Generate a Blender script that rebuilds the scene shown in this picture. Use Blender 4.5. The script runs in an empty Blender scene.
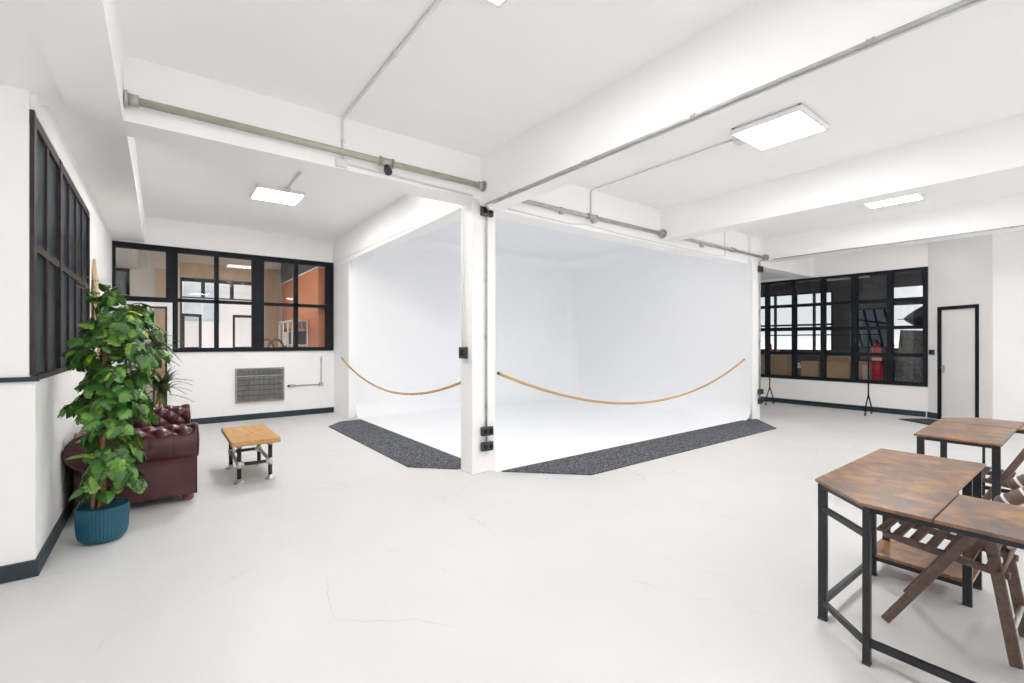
import bpy, bmesh, math, random
from mathutils import Vector, Matrix
R = math.radians
PI = math.pi
random.seed(7)
S = bpy.context.scene
COL = S.collection

# ------------------------------------------------------------------ materials
def mat(name, color, rough=.5, metal=0.0, spec=.5, build=None, coat=0.0):
    m = bpy.data.materials.new(name)
    m.use_nodes = True
    nt = m.node_tree
    b = nt.nodes['Principled BSDF']
    b.inputs['Base Color'].default_value = (*color, 1)
    b.inputs['Roughness'].default_value = rough
    b.inputs['Metallic'].default_value = metal
    b.inputs['Specular IOR Level'].default_value = spec
    b.inputs['Coat Weight'].default_value = coat
    b.inputs['Coat Roughness'].default_value = .15
    if build:
        build(nt, b)
    return m

def node(nt, t, **kw):
    n = nt.nodes.new(t)
    for k, v in kw.items():
        if k in n.inputs:
            n.inputs[k].default_value = v
        else:
            setattr(n, k, v)
    return n

def coords(nt, scale=(1, 1, 1), rot=(0, 0, 0), kind='Object'):
    tc = node(nt, 'ShaderNodeTexCoord')
    mp = node(nt, 'ShaderNodeMapping')
    mp.inputs['Scale'].default_value = scale
    mp.inputs['Rotation'].default_value = rot
    nt.links.new(tc.outputs[kind], mp.inputs['Vector'])
    return mp.outputs['Vector']

def noise(nt, vec, scale, detail=3, rough=.5, dist=0):
    n = node(nt, 'ShaderNodeTexNoise', Scale=scale, Detail=detail, Roughness=rough, Distortion=dist)
    nt.links.new(vec, n.inputs['Vector'])
    return n.outputs['Fac']

def ramp(nt, fac, stops):
    r = node(nt, 'ShaderNodeValToRGB')
    e = r.color_ramp.elements
    while len(e) < len(stops):
        e.new(.5)
    for q, (p, c) in zip(e, stops):
        q.position = p
        q.color = (*c, 1) if len(c) == 3 else c
    nt.links.new(fac, r.inputs['Fac'])
    return r.outputs['Color']

def mix(nt, fac, a, b, mode='MIX'):
    m = node(nt, 'ShaderNodeMix', data_type='RGBA', blend_type=mode)
    for s, v in ((m.inputs[0], fac), (m.inputs[6], a), (m.inputs[7], b)):
        if isinstance(v, (int, float)):
            s.default_value = v
        elif isinstance(v, tuple):
            s.default_value = (*v, 1)
        else:
            nt.links.new(v, s)
    return m.outputs[2]

def bump(nt, b, fac, strength=.2, dist=.01):
    n = node(nt, 'ShaderNodeBump', Strength=strength, Distance=dist)
    nt.links.new(fac, n.inputs['Height'])
    nt.links.new(n.outputs['Normal'], b.inputs['Normal'])

def mottled(c1, c2, scale=3, bs=0.0, bscale=60, lo=.35, hi=.65):
    def f(nt, b):
        v = coords(nt)
        n = noise(nt, v, scale, 5, .6)
        nt.links.new(ramp(nt, n, [(lo, c1), (hi, c2)]), b.inputs['Base Color'])
        if bs:
            bump(nt, b, noise(nt, v, bscale, 3), bs, .004)
    return f

def floor_nodes(nt, b):
    v = coords(nt)
    base = ramp(nt, noise(nt, v, .9, 6, .6), [(.3, (.615, .615, .617)), (.7, (.655, .655, .657))])
    # hairline cracks in the paint, only in patches
    wv = node(nt, 'ShaderNodeTexNoise', Scale=2.2, Detail=4)
    nt.links.new(v, wv.inputs['Vector'])
    dv = mix(nt, .22, v, wv.outputs['Color'])
    vo = node(nt, 'ShaderNodeTexVoronoi', feature='DISTANCE_TO_EDGE', Scale=1.15)
    nt.links.new(dv, vo.inputs['Vector'])
    line = ramp(nt, vo.outputs['Distance'], [(0.0, (1, 1, 1)), (.006, (0, 0, 0))])
    patch = ramp(nt, noise(nt, v, .8, 4, .65), [(.50, (0, 0, 0)), (.60, (.6, .6, .6))])
    m = mix(nt, 1.0, line, patch, 'MULTIPLY')
    # small chips
    vs = node(nt, 'ShaderNodeTexVoronoi', feature='F1', Scale=5.0)
    nt.links.new(dv, vs.inputs['Vector'])
    chip = ramp(nt, vs.outputs['Distance'], [(.03, (1, 1, 1)), (.055, (0, 0, 0))])
    cp = ramp(nt, noise(nt, v, 1.3, 2, .5), [(.56, (0, 0, 0)), (.64, (.8, .8, .8))])
    m2 = mix(nt, 1.0, chip, cp, 'MULTIPLY')
    c = mix(nt, m, base, (.42, .41, .40))
    c = mix(nt, m2, c, (.33, .32, .31))
    nt.links.new(c, b.inputs['Base Color'])
    rr = ramp(nt, noise(nt, v, 2.5, 4), [(.3, (.40,) * 3), (.7, (.52,) * 3)])
    nt.links.new(rr, b.inputs['Roughness'])
    bump(nt, b, noise(nt, v, 3.5, 4), .05, .02)

def rustic_nodes(nt, b):
    v = coords(nt, (1.0, 1.0, 1.0))
    ls = coords(nt, (9, 2.0, 1))
    big = noise(nt, v, 7.0, 6, .68, .5)
    col = ramp(nt, big, [(.34, (.065, .048, .048)), (.42, (.16, .085, .055)), (.485, (.22, .105, .05)), (.56, (.34, .16, .055)), (.64, (.47, .235, .075)), (.72, (.25, .14, .085))])
    sp = ramp(nt, noise(nt, ls, 6, 6, .75), [(.36, (.55, .52, .52)), (.6, (1.08, 1.05, 1.02))])
    col = mix(nt, .4, col, sp, 'MULTIPLY')
    col = mix(nt, .22, col, (.17, .115, .085))
    dk = ramp(nt, noise(nt, coords(nt, (1, 1.6, 1)), 3.0, 4, .6, .4), [(.55, (0, 0, 0)), (.66, (.8, .8, .8))])
    col = mix(nt, dk, col, (.115, .092, .10))
    nt.links.new(col, b.inputs['Base Color'])

def wood_nodes(c1, c2, sc=(1.5, 22, 22)):
    def f(nt, b):
        v = coords(nt, sc)
        nt.links.new(ramp(nt, noise(nt, v, 2.2, 5, .6, .4), [(.3, c1), (.7, c2)]), b.inputs['Base Color'])
        bump(nt, b, noise(nt, v, 3, 4), .15, .004)
    return f

def carpet_nodes(nt, b):
    v = coords(nt)
    n = noise(nt, v, 42, 4, .9)
    nt.links.new(ramp(nt, n, [(.36, (.025, .026, .03)), (.5, (.085, .09, .098)), (.66, (.36, .365, .38))]), b.inputs['Base Color'])
    bump(nt, b, n, .7, .008)

def leather_nodes(nt, b):
    v = coords(nt)
    n = noise(nt, v, 6, 5, .6)
    nt.links.new(ramp(nt, n, [(.3, (.038, .0042, .0075)), (.7, (.085, .0095, .0135))]), b.inputs['Base Color'])
    vo = node(nt, 'ShaderNodeTexVoronoi', Scale=230.0)
    nt.links.new(v, vo.inputs['Vector'])
    bump(nt, b, vo.outputs['Distance'], .12, .002)

def leaf_nodes(nt, b):
    g = node(nt, 'ShaderNodeNewGeometry')
    ri = ramp(nt, g.outputs['Random Per Island'], [(0, (.026, .090, .018)), (.45, (.060, .18, .030)), (.82, (.12, .29, .046)), (.96, (.20, .35, .05)), (1, (.40, .45, .06))])
    n = ramp(nt, noise(nt, coords(nt), 30, 3), [(.3, (.8, .8, .8)), (.7, (1.12, 1.12, 1.05))])
    nt.links.new(mix(nt, 1.0, ri, n, 'MULTIPLY'), b.inputs['Base Color'])

def rope_nodes(nt, b):
    v = coords(nt, (1, 1, 1), (0, .7, 0))
    w = node(nt, 'ShaderNodeTexWave', Scale=26.0, Distortion=1.0)
    nt.links.new(v, w.inputs['Vector'])
    nt.links.new(ramp(nt, w.outputs['Fac'], [(.2, (.42, .24, .10)), (.7, (.70, .46, .22))]), b.inputs['Base Color'])

def cardboard_nodes(nt, b):
    nt.links.new(ramp(nt, noise(nt, coords(nt, (3, 3, 40)), 2, 3), [(.3, (.50, .32, .16)), (.7, (.60, .40, .22))]), b.inputs['Base Color'])

M = {}
M['wall'] = mat('white wall paint', (.90, .895, .885), .6, build=mottled((.895, .89, .88), (.92, .917, .91), 1.2, .06, 30))
M['ceiling'] = mat('white ceiling paint', (.84, .838, .83), .65, build=mottled((.935, .932, .927), (.95, .948, .944), .8, .05, 20))
M['beam'] = mat('white beam paint', (.86, .857, .85), .6, build=mottled((.93, .927, .922), (.945, .943, .94), 1.0, .05, 20))
M['cove'] = mat('cool white cove paint', (.80, .81, .825), .7, build=mottled((.868, .878, .893), (.878, .888, .903), .6))
M['greywall'] = mat('pale grey wall paint', (.83, .825, .82), .6, build=mottled((.82, .815, .81), (.845, .84, .835), 1.0, .05, 30))
M['floor'] = mat('white painted concrete', (.85, .85, .84), .33, build=floor_nodes)
M['skirt'] = mat('dark blue grey gloss paint', (.028, .040, .048), .45, 0, .3, build=mottled((.024, .034, .042), (.036, .050, .058), 5))
M['black'] = mat('black window paint', (.014, .016, .019), .55, 0, .10, build=mottled((.012, .014, .017), (.020, .022, .026), 6))
M['brownblack'] = mat('brown black window paint', (.055, .048, .046), .5, 0, .25, build=mottled((.030, .027, .027), (.055, .048, .047), 7))
M['plastic'] = mat('charcoal switch plastic', (.035, .038, .042), .4, build=mottled((.03, .033, .037), (.042, .045, .05), 20))
M['desksteel'] = mat('black desk steel', (.022, .024, .027), .36, .3, build=mottled((.018, .02, .023), (.03, .032, .036), 12))
M['rustic'] = mat('rustic brown board', (.3, .15, .07), .32, build=rustic_nodes)
M['chairwood'] = mat('dark brown stained wood', (.12, .07, .055), .5, build=wood_nodes((.105, .062, .050), (.18, .115, .092)))
M['pine'] = mat('honey wood top', (.55, .29, .10), .45, build=wood_nodes((.44, .215, .07), (.62, .35, .14), (14, 1.5, 14)))
M['tan'] = mat('tan plywood', (.62, .44, .27), .6, build=wood_nodes((.55, .38, .22), (.66, .48, .30), (8, 8, 1)))
M['leather'] = mat('oxblood leather', (.10, .02, .023), .30, build=leather_nodes, coat=.25)
M['bun'] = mat('reddish bun foot wood', (.20, .07, .04), .3, build=wood_nodes((.15, .05, .03), (.25, .09, .05)))
M['pot'] = mat('teal blue ribbed plastic', (.012, .115, .19), .42, build=mottled((.006, .075, .125), (.009, .098, .155), 4))
M['soil'] = mat('brown potting soil', (.12, .06, .035), .9, build=mottled((.07, .035, .02), (.20, .10, .06), 25, .6, 60))
M['stem'] = mat('brown fibrous stem', (.22, .12, .06), .8, build=mottled((.15, .08, .04), (.30, .17, .08), 20, .5, 60))
M['leaf'] = mat('green leaf', (.08, .24, .04), .38, build=leaf_nodes)
M['darkleaf'] = mat('dark spiky leaf', (.045, .085, .03), .45, build=mottled((.035, .07, .03), (.09, .13, .05), 8))
M['galv'] = mat('aged galvanised steel', (.46, .46, .42), .45, .6, build=mottled((.40, .40, .36), (.53, .53, .49), 9))
M['beige'] = mat('beige tinted pipe paint', (.43, .43, .36), .5, .25, build=mottled((.38, .38, .31), (.48, .48, .41), 8))
M['conduit'] = mat('grey conduit', (.47, .48, .48), .4, .5, build=mottled((.42, .43, .43), (.53, .54, .54), 9))
M['white'] = mat('white painted metal', (.82, .82, .81), .45, build=mottled((.80, .80, .79), (.84, .84, .83), 9))
M['offwhite'] = mat('off white painted conduit', (.70, .70, .68), .5, build=mottled((.67, .67, .65), (.73, .73, .71), 9))
M['chrome'] = mat('silver pipe fitting', (.66, .66, .65), .3, .9, build=mottled((.6, .6, .59), (.72, .72, .71), 20))
M['carpet'] = mat('charcoal fleck carpet', (.06, .063, .07), .95, spec=.1, build=carpet_nodes)
M['rope'] = mat('natural hemp rope', (.6, .38, .17), .8, build=rope_nodes)
M['orange'] = mat('orange painted wall', (.62, .20, .075), .6, build=mottled((.58, .18, .066), (.66, .22, .085), 1.5))
M['darkgrey'] = mat('dark grey wall paint', (.055, .06, .072), .7, build=mottled((.048, .054, .066), (.066, .072, .086), 2))
M['cream'] = mat('cream wall paint', (.76, .73, .67), .6, build=mottled((.74, .71, .65), (.78, .75, .69), 1.5))
M['card'] = mat('brown cardboard', (.47, .29, .145), .75, build=cardboard_nodes)
M['red'] = mat('red cylinder paint', (.58, .02, .05), .35, build=mottled((.52, .016, .042), (.64, .028, .06), 5))
M['paper'] = mat('white paper label', (.82, .8, .79), .6, build=mottled((.80, .78, .77), (.84, .82, .81), 12))
M['pink'] = mat('pale pink paper', (.75, .50, .58), .6, build=mottled((.72, .46, .55), (.78, .55, .62), 12))
M['green'] = mat('green plastic', (.03, .26, .09), .4, build=mottled((.02, .22, .07), (.04, .30, .11), 12))
M['blind'] = mat('dark slate blind fabric', (.05, .066, .082), .5, build=mottled((.07, .09, .11), (.16, .195, .225), 4))
M['brick'] = mat('pale pink render', (.82, .66, .61), .8, build=mottled((.89, .78, .75), (.93, .85, .83), .8))
M['stone'] = mat('pale stone trim', (.84, .83, .81), .8, build=mottled((.82, .81, .79), (.86, .85, .83), .8))
M['umbrella'] = mat('black umbrella cloth', (.012, .012, .014), .7, build=mottled((.010, .010, .012), (.02, .02, .022), 8))
M['bluegrey'] = mat('blue grey reflection', (.16, .22, .34), .4, build=mottled((.22, .29, .42), (.38, .46, .60), 2))
M['mesh'] = mat('grey cast iron grille', (.30, .30, .30), .6, .1, build=mottled((.22, .22, .22), (.38, .375, .37), 14))
M['meshdark'] = mat('dusty grille back', (.09, .09, .09), .8, build=mottled((.09, .09, .09), (.19, .185, .18), 20))
M['housepane'] = mat('pale reflecting house window', (.45, .47, .50), .2, build=mottled((.62, .63, .65), (.75, .76, .78), 2))
M['board'] = M['tan']

def glass_mat(name, tint, gloss=.08):
    m = bpy.data.materials.new(name)
    m.use_nodes = True
    nt = m.node_tree
    nt.nodes.remove(nt.nodes['Principled BSDF'])
    out = nt.nodes['Material Output']
    tr = node(nt, 'ShaderNodeBsdfTransparent')
    tr.inputs['Color'].default_value = (*tint, 1)
    gl = node(nt, 'ShaderNodeBsdfGlossy', Roughness=.01)
    fr = node(nt, 'ShaderNodeFresnel', IOR=1.45)
    ms = node(nt, 'ShaderNodeMixShader')
    nt.links.new(fr.outputs[0], ms.inputs[0])
    nt.links.new(tr.outputs[0], ms.inputs[1])
    nt.links.new(gl.outputs[0], ms.inputs[2])
    nt.links.new(ms.outputs[0], out.inputs['Surface'])
    return m
M['glass'] = glass_mat('clear window glass', (.97, .98, .98))
def dark_nodes(nt, b):
    n = noise(nt, coords(nt, (1, 16, .35)), 1.6, 4, .6)
    nt.links.new(ramp(nt, n, [(.38, (.007, .012, .018)), (.62, (.026, .041, .056))]), b.inputs['Base Color'])
M['smoke'] = mat('dark filmed window glass', (.03, .04, .05), .3, 0, .05, build=dark_nodes)

def emit(name, color, strength):
    m = bpy.data.materials.new(name)
    m.use_nodes = True
    nt = m.node_tree
    nt.nodes.remove(nt.nodes['Principled BSDF'])
    e = node(nt, 'ShaderNodeEmission', Strength=strength)
    e.inputs['Color'].default_value = (*color, 1)
    nt.links.new(e.outputs[0], nt.nodes['Material Output'].inputs['Surface'])
    return m
PANEL_STRENGTH = 19.0
M['panel'] = emit('lit ceiling panel', (1.0, .985, .965), PANEL_STRENGTH)
M['baypanel'] = emit('bright ceiling panel', (1.0, .985, .965), 27.0)
M['softfill'] = emit('soft fill panel', (1.0, .985, .965), 12.0)  # only for added panels that stay out of view
M['dimfill'] = emit('dim fill panel', (1.0, .99, .98), 4.0)  # weaker glow, used by added unseen panels alone

# ------------------------------------------------------------------ mesh builder
class MB:
    def __init__(self):
        self.v, self.f, self.s = [], [], []
    def add(self, vs, fs, smooth=False):
        o = len(self.v)
        self.v += [tuple(p) for p in vs]
        for f in fs:
            self.f.append(tuple(i + o for i in f))
            self.s.append(smooth)
        return self
    def box(self, x0, y0, z0, x1, y1, z1, mtx=None):
        vs = [Vector(p) for p in ((x0, y0, z0), (x1, y0, z0), (x1, y1, z0), (x0, y1, z0), (x0, y0, z1), (x1, y0, z1), (x1, y1, z1), (x0, y1, z1))]
        if mtx:
            vs = [mtx @ p for p in vs]
        return self.add(vs, [(0, 3, 2, 1), (4, 5, 6, 7), (0, 1, 5, 4), (1, 2, 6, 5), (2, 3, 7, 6), (3, 0, 4, 7)])
    def bar(self, a, b, w, t, up=(0, 0, 1)):
        """rectangular bar a->b, w across, t along up"""
        a, b = Vector(a), Vector(b)
        d = (b - a).normalized()
        u = Vector(up)
        s = d.cross(u)
        if s.length < 1e-4:
            s = d.cross(Vector((1, 0, 0)))
        s.normalize()
        u = s.cross(d).normalized()
        vs = []
        for p in (a, b):
            for i, j in ((-1, -1), (1, -1), (1, 1), (-1, 1)):
                vs.append(p + s * (i * w / 2) + u * (j * t / 2))
        return self.add(vs, [(0, 3, 2, 1), (4, 5, 6, 7), (0, 1, 5, 4), (1, 2, 6, 5), (2, 3, 7, 6), (3, 0, 4, 7)])
    def tube(self, pts, r, n=10, cap=True):
        pts = [Vector(p) for p in pts]
        rs = r if isinstance(r, (list, tuple)) else [r] * len(pts)
        vs, fs = [], []
        prev = None
        for i, p in enumerate(pts):
            d = (pts[min(i + 1, len(pts) - 1)] - pts[max(i - 1, 0)])
            if d.length < 1e-9:
                d = Vector((0, 0, 1))
            d.normalize()
            if prev is None:
                s = d.cross(Vector((0, 0, 1)))
                if s.length < 1e-3:
                    s = d.cross(Vector((1, 0, 0)))
            else:
                s = prev - d * prev.dot(d)
            s.normalize()
            prev = s
            u = d.cross(s)
            for k in range(n):
                a = 2 * PI * k / n
                vs.append(p + (s * math.cos(a) + u * math.sin(a)) * rs[i])
        for i in range(len(pts) - 1):
            for k in range(n):
                fs.append((i * n + k, i * n + (k + 1) % n, (i + 1) * n + (k + 1) % n, (i + 1) * n + k))
        self.add(vs, fs, True)
        if cap:
            o = len(self.v) - len(vs)
            self.f.append(tuple(o + k for k in range(n))[::-1]); self.s.append(False)
            o2 = o + (len(pts) - 1) * n
            self.f.append(tuple(o2 + k for k in range(n))); self.s.append(False)
        return self
    def lathe(self, prof, n=32, c=(0, 0, 0), smooth=True, rib=None):
        """profile list of (r, z)"""
        vs, fs = [], []
        for r, z in prof:
            for k in range(n):
                a = 2 * PI * k / n
                q = r * (rib(a, z) if rib else 1)
                vs.append((c[0] + q * math.cos(a), c[1] + q * math.sin(a), c[2] + z))
        for i in range(len(prof) - 1):
            for k in range(n):
                fs.append((i * n + k, i * n + (k + 1) % n, (i + 1) * n + (k + 1) % n, (i + 1) * n + k))
        self.add(vs, fs, smooth)
        o = len(self.v) - len(vs)
        if prof[0][0] > 1e-4:
            self.f.append(tuple(o + k for k in range(n))[::-1]); self.s.append(False)
        if prof[-1][0] > 1e-4:
            o2 = o + (len(prof) - 1) * n
            self.f.append(tuple(o2 + k for k in range(n))); self.s.append(False)
        return self
    def prism(self, poly, z0, z1):
        n = len(poly)
        vs = [(x, y, z0) for x, y in poly] + [(x, y, z1) for x, y in poly]
        fs = [tuple(range(n))[::-1], tuple(range(n, 2 * n))]
        fs += [(i, (i + 1) % n, n + (i + 1) % n, n + i) for i in range(n)]
        return self.add(vs, fs)
    def grid(self, rows, smooth=True, closed=False):
        vs = [p for r in rows for p in r]
        n = len(rows[0])
        fs = []
        for i in range(len(rows) - 1):
            for k in range(n - (0 if closed else 1)):
                k2 = (k + 1) % n
                fs.append((i * n + k, i * n + k2, (i + 1) * n + k2, (i + 1) * n + k))
        return self.add(vs, fs, smooth)
    def sphere(self, c, r, n=12, m=8, sc=(1, 1, 1)):
        prof = []
        rows = []
        for i in range(m + 1):
            t = PI * i / m
            rows.append([(c[0] + r * sc[0] * math.sin(t) * math.cos(2 * PI * k / n), c[1] + r * sc[1] * math.sin(t) * math.sin(2 * PI * k / n), c[2] - r * sc[2] * math.cos(t)) for k in range(n)])
        return self.grid(rows, True, True)
    def build(self, name, material, parent=None, bevel=0.0, recalc=False):
        me = bpy.data.meshes.new(name)
        loc = Vector((0, 0, 0))
        if parent is None and self.v:      # origin at the base centre of the thing
            xs, ys, zs = zip(*self.v)
            loc = Vector(((min(xs) + max(xs)) / 2, (min(ys) + max(ys)) / 2, min(zs)))
        vs = [Vector(p) - loc for p in self.v]
        me.from_pydata(vs, [], self.f)
        me.polygons.foreach_set('use_smooth', self.s)
        me.materials.append(material if not isinstance(material, str) else M[material])
        if recalc:
            bm = bmesh.new(); bm.from_mesh(me)
            bmesh.ops.remove_doubles(bm, verts=bm.verts, dist=1e-5)
            bmesh.ops.recalc_face_normals(bm, faces=bm.faces)
            bm.to_mesh(me); bm.free()
        me.update()
        o = bpy.data.objects.new(name, me)
        COL.objects.link(o)
        o.location = loc
        if parent is not None:
            w = world_loc(parent)
            for v in me.vertices:
                v.co -= w
            o.parent = parent
        if bevel:
            b = o.modifiers.new('bevel', 'BEVEL')
            b.width = bevel; b.segments = 2; b.limit_method = 'ANGLE'
        return o

def world_loc(o):
    w = Vector((0, 0, 0))
    while o is not None:
        w += o.location
        o = o.parent
    return w

def tag(o, label, cat, group=None, kind=None):
    o['label'] = label; o['category'] = cat
    if group: o['group'] = group
    if kind: o['kind'] = kind
    return o

def thing(name, label, cat, loc=(0, 0, 0), group=None):
    o = bpy.data.objects.new(name, None)
    COL.objects.link(o)
    o.location = loc
    o.empty_display_size = .1
    return tag(o, label, cat, group)

def struct(name, mb, m, label=None, bevel=0.0):
    o = mb.build(name, m, None, bevel)
    o['kind'] = 'structure'
    if label: o['label'] = label
    return o

def sroot(name, label, loc=(0, 0, 0)):
    o = bpy.data.objects.new(name, None)
    COL.objects.link(o)
    o.location = loc
    o['kind'] = 'structure'; o['label'] = label
    return o

def bx(*a): return MB().box(*a)

def copy_tree(o, parent=None):
    c = o.copy(); COL.objects.link(c); c.parent = parent
    for ch in list(o.children):
        copy_tree(ch, c)
    return c

# ------------------------------------------------------------------ camera
cam = bpy.data.cameras.new('camera'); co = bpy.data.objects.new('camera', cam); COL.objects.link(co)
co.location = (0, 0, 1.5)
co.rotation_euler = (R(90), 0, R(-(90 - 52.7)))
cam.sensor_width = 36; cam.lens = 461 / 1024 * 36
S.cycles.diffuse_bounces = 12; S.cycles.max_bounces = 20
cam.clip_start = .05; cam.clip_end = 200
S.camera = co

# ------------------------------------------------------------------ setting: shell
struct('floor', bx(-4, -3.5, -.2, 19, 17, 0), 'floor', 'white painted concrete floor with fine cracks')
ZC = 3.55
struct('ceiling_front', bx(-6, -8, ZC, 12.3, 4.31, ZC + .2), 'ceiling', 'white flat ceiling over the front of the studio')
struct('ceiling_back', bx(-.7, 4.6, 3.64, 3.04, 10.1, 3.9), 'ceiling', 'white ceiling of the bay at the back left')
struct('ceiling_side', bx(-6, -8, 3.10, -.48, 4.4, 3.5), 'ceiling', 'lowered white ceiling strip at the far left')
struct('ceiling_right', bx(9.3, 4.58, 3.05, 12.3, 9.3, 3.3), 'greywall', 'lowered grey ceiling beside the dark window')
struct('ceiling_beam', bx(-.22, 4.3, 3.08, 2.95, 4.62, 3.9), 'beam', 'white ceiling beam above the back left bay')
struct('ceiling_beam', bx(2.95, 4.3, 3.0, 12.1, 4.58, 3.9), 'beam', 'white header beam over the right cove opening')
struct('ceiling_beam', bx(2.84, -8, 3.02, 3.13, 4.32, 3.6), 'beam', 'white ceiling beam running from the pillar toward the viewer')
struct('ceiling_beam', bx(6.17, -8, 3.08, 6.46, 4.32, 3.6), 'beam', 'middle white ceiling beam on the right side')
struct('ceiling_beam', bx(9.6, -8, 3.11, 9.92, 4.32, 3.6), 'beam', 'white ceiling beam in front of the dark window wall')
struct('ceiling_beam', bx(-.5, -8, 3.05, -.21, 4.32, 3.6), 'beam', 'white ceiling beam at the far left of the room')
struct('ceiling_beam', MB().prism([(2.78, 4.6), (3.05, 4.6), (3.05, 10.1), (2.915, 10.1)], 3.06, 3.8), 'beam', 'white beam over the left cove opening')
struct('ceiling_beam', bx(-.7, 4.3, 3.20, -.22, 10.1, 3.9), 'beam', 'white boxed beam above the dark left window')
struct('pillar', bx(2.79, 4.4, 0, 3.11, 4.65, 3.1), 'wall', 'white square pillar between the two cove openings', .006)
struct('pillar', bx(8.985, 4.22, 0, 9.3, 4.6, 3.04), 'wall', 'white pillar at the right end of the cove', .006)
struct('pillar', bx(2.92, 9.1, 0, 3.06, 10.1, 3.07), 'wall', 'white pier at the far left end of the cove')

# left wall with its long dark internal window
struct('wall_near', MB().box(-6, 4.2, 1.25, -.668, 4.25, 3.3).box(-6, 4.2, 0, -.64, 4.25, 1.25), 'wall', 'white wall at the far left edge')
w = MB(); w.box(-.84, 4.25, 0, -.64, 7.07, 1.245); w.box(-.84, 4.25, 2.965, -.64, 7.07, 3.3); w.box(-.84, 7.07, 0, -.64, 10.1, 3.3); w.box(-.84, 4.25, 3.0, -.70, 10.1, 3.9)
struct('wall_left', w, 'wall', 'white wall beneath and beyond the dark left window')
struct('wall_light_block', bx(-4.2, -3.5, 0, -4.0, 4.2, 3.3), 'wall', 'white wall added out of view, left of the viewer, to block light')  # unseen wall added to cut light from the open left side
struct('baseboard_near', bx(-6, 4.182, 0, -.622, 4.2, .105), 'skirt')
struct('baseboard_left', bx(-.64, 4.2, 0, -.622, 10.06, .105), 'skirt')
struct('trim_1', bx(-6, 4.18, 1.245, -.62, 4.2, 1.275), 'skirt', 'thin dark rail along the near left wall')

def win_frame(name, label, loc):
    return sroot(name, label, loc)

wl = win_frame('window_1', 'long dark framed window on the left wall', (-.7, 5.6, 1.26))
XW0, XW1 = -.70, -.650
f = MB()
f.box(-.80, 4.25, 1.25, -.63, 7.07, 1.285)                  # sill board
f.box(-.72, 4.21, 2.90, -.645, 7.07, 2.985)
f.box(-.667, 4.21, 1.285, -.645, 4.29, 2.90)
f.box(XW0, 7.02, 1.285, -.64, 7.07, 2.90)
ys = [4.25, 4.73, 5.17, 5.26, 5.70, 6.14, 6.58, 7.02]
for i, y in enumerate((4.70, 5.69, 6.13, 6.57)):
    f.box(XW0 + .02, y - .03, 1.285, XW1, y + .03, 2.90)
f.box(XW0, 5.15, 1.26, -.640, 5.25, 2.965)
f.box(XW0 + .02, 4.25, 2.09, XW1 + .004, 7.02, 2.145)
f.build('window_frame', 'brownblack', wl)
edges = [4.25, 4.70, 5.20, 5.69, 6.13, 6.57, 7.02]
for a, b in zip(edges, edges[1:]):
    bx(-.668, a + .01, 1.285, -.663, b - .01, 2.09).build('pane', 'smoke', wl)
    bx(-.668, a + .01, 2.145, -.663, b - .01, 2.90).build('pane', 'smoke', wl)
struct('wall_dark', bx(-1.2, 4.4, 0, -1.1, 7.3, 3.2), 'darkgrey', 'dark wall behind the left window')

# back left wall
YB = 10.08
w = MB()
w.box(.16, YB, 0, 3.0, YB + .2, 1.31)
w.box(-.7, YB, 3.165, 3.05, YB + .2, 3.85)
w.box(-.70, YB, 0, -.55, YB + .2, 2.17)
w.box(2.906, YB, 1.3, 3.05, YB + .2, 3.2)
struct('wall_back', w, 'wall', 'white back wall at the left with window and grille')
struct('baseboard_back', bx(.17, YB - .018, 0, 2.92, YB, .11), 'skirt')
wb = win_frame('window_2', 'black framed three part window in the back left wall', (1.12, YB, 1.31))
f = MB()
y0, y1 = YB - .03, YB + .09
f.box(-.66, y0, 3.075, 2.906, y1, 3.165)
f.box(-.66, y0, 2.18, .07, y1, 2.265)
f.box(-.66, y0, 2.265, -.60, y1, 3.075)
f.box(.07, y0, 2.18, .24, y1, 3.075)
f.box(.165, y0, 1.31, .24, y1, 2.18)
f.box(.24, y0, 1.31, 2.906, y1, 1.385)
f.box(1.395, y0, 1.385, 1.60, y1, 3.075)
f.box(2.763, y0, 1.385, 2.906, y1, 3.075)
f.box(.785, y0 + .01, 1.385, .855, y1, 3.075)
f.box(2.143, y0 + .01, 1.385, 2.215, y1, 3.075)
f.box(.24, y0 + .01, 2.205, 1.395, y1, 2.265)
f.box(1.60, y0 + .01, 2.205, 2.763, y1, 2.265)
f.build('window_frame', 'black', wb)
for a, b in ((.24, .785), (.855, 1.395), (1.60, 2.143), (2.215, 2.763)):
    for c, d in ((1.385, 2.205), (2.265, 3.075)):
        bx(a, YB + .03, c, b, YB + .034, d).build('pane', 'glass', wb)
bx(-.625, YB + .03, 2.265, .07, YB + .034, 3.075).build('pane', 'glass', wb)
# glazed door under the first window section
dr = sroot('door_1', 'glazed door with thin dark frame and white surround behind the plants', (-.2, YB, 0))
f = MB(); f.box(-.56, YB - .03, 0, -.49, YB + .1, 2.18); f.box(.09, YB - .03, 0, .162, YB + .1, 2.18); f.box(-.49, YB - .03, 2.11, .09, YB + .1, 2.18)
f.build('door_frame', 'white', dr)
f = MB(); f.box(-.485, YB, .01, -.45, YB + .04, 2.105); f.box(.06, YB, .01, .088, YB + .04, 2.105); f.box(-.45, YB, 2.075, .06, YB + .04, 2.105); f.box(-.45, YB, .01, .06, YB + .04, .10)
f.build('door_leaf_frame', 'brownblack', dr)
bx(-.45, YB + .015, .1, .06, YB + .02, 2.075).build('pane', 'glass', dr)

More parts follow.
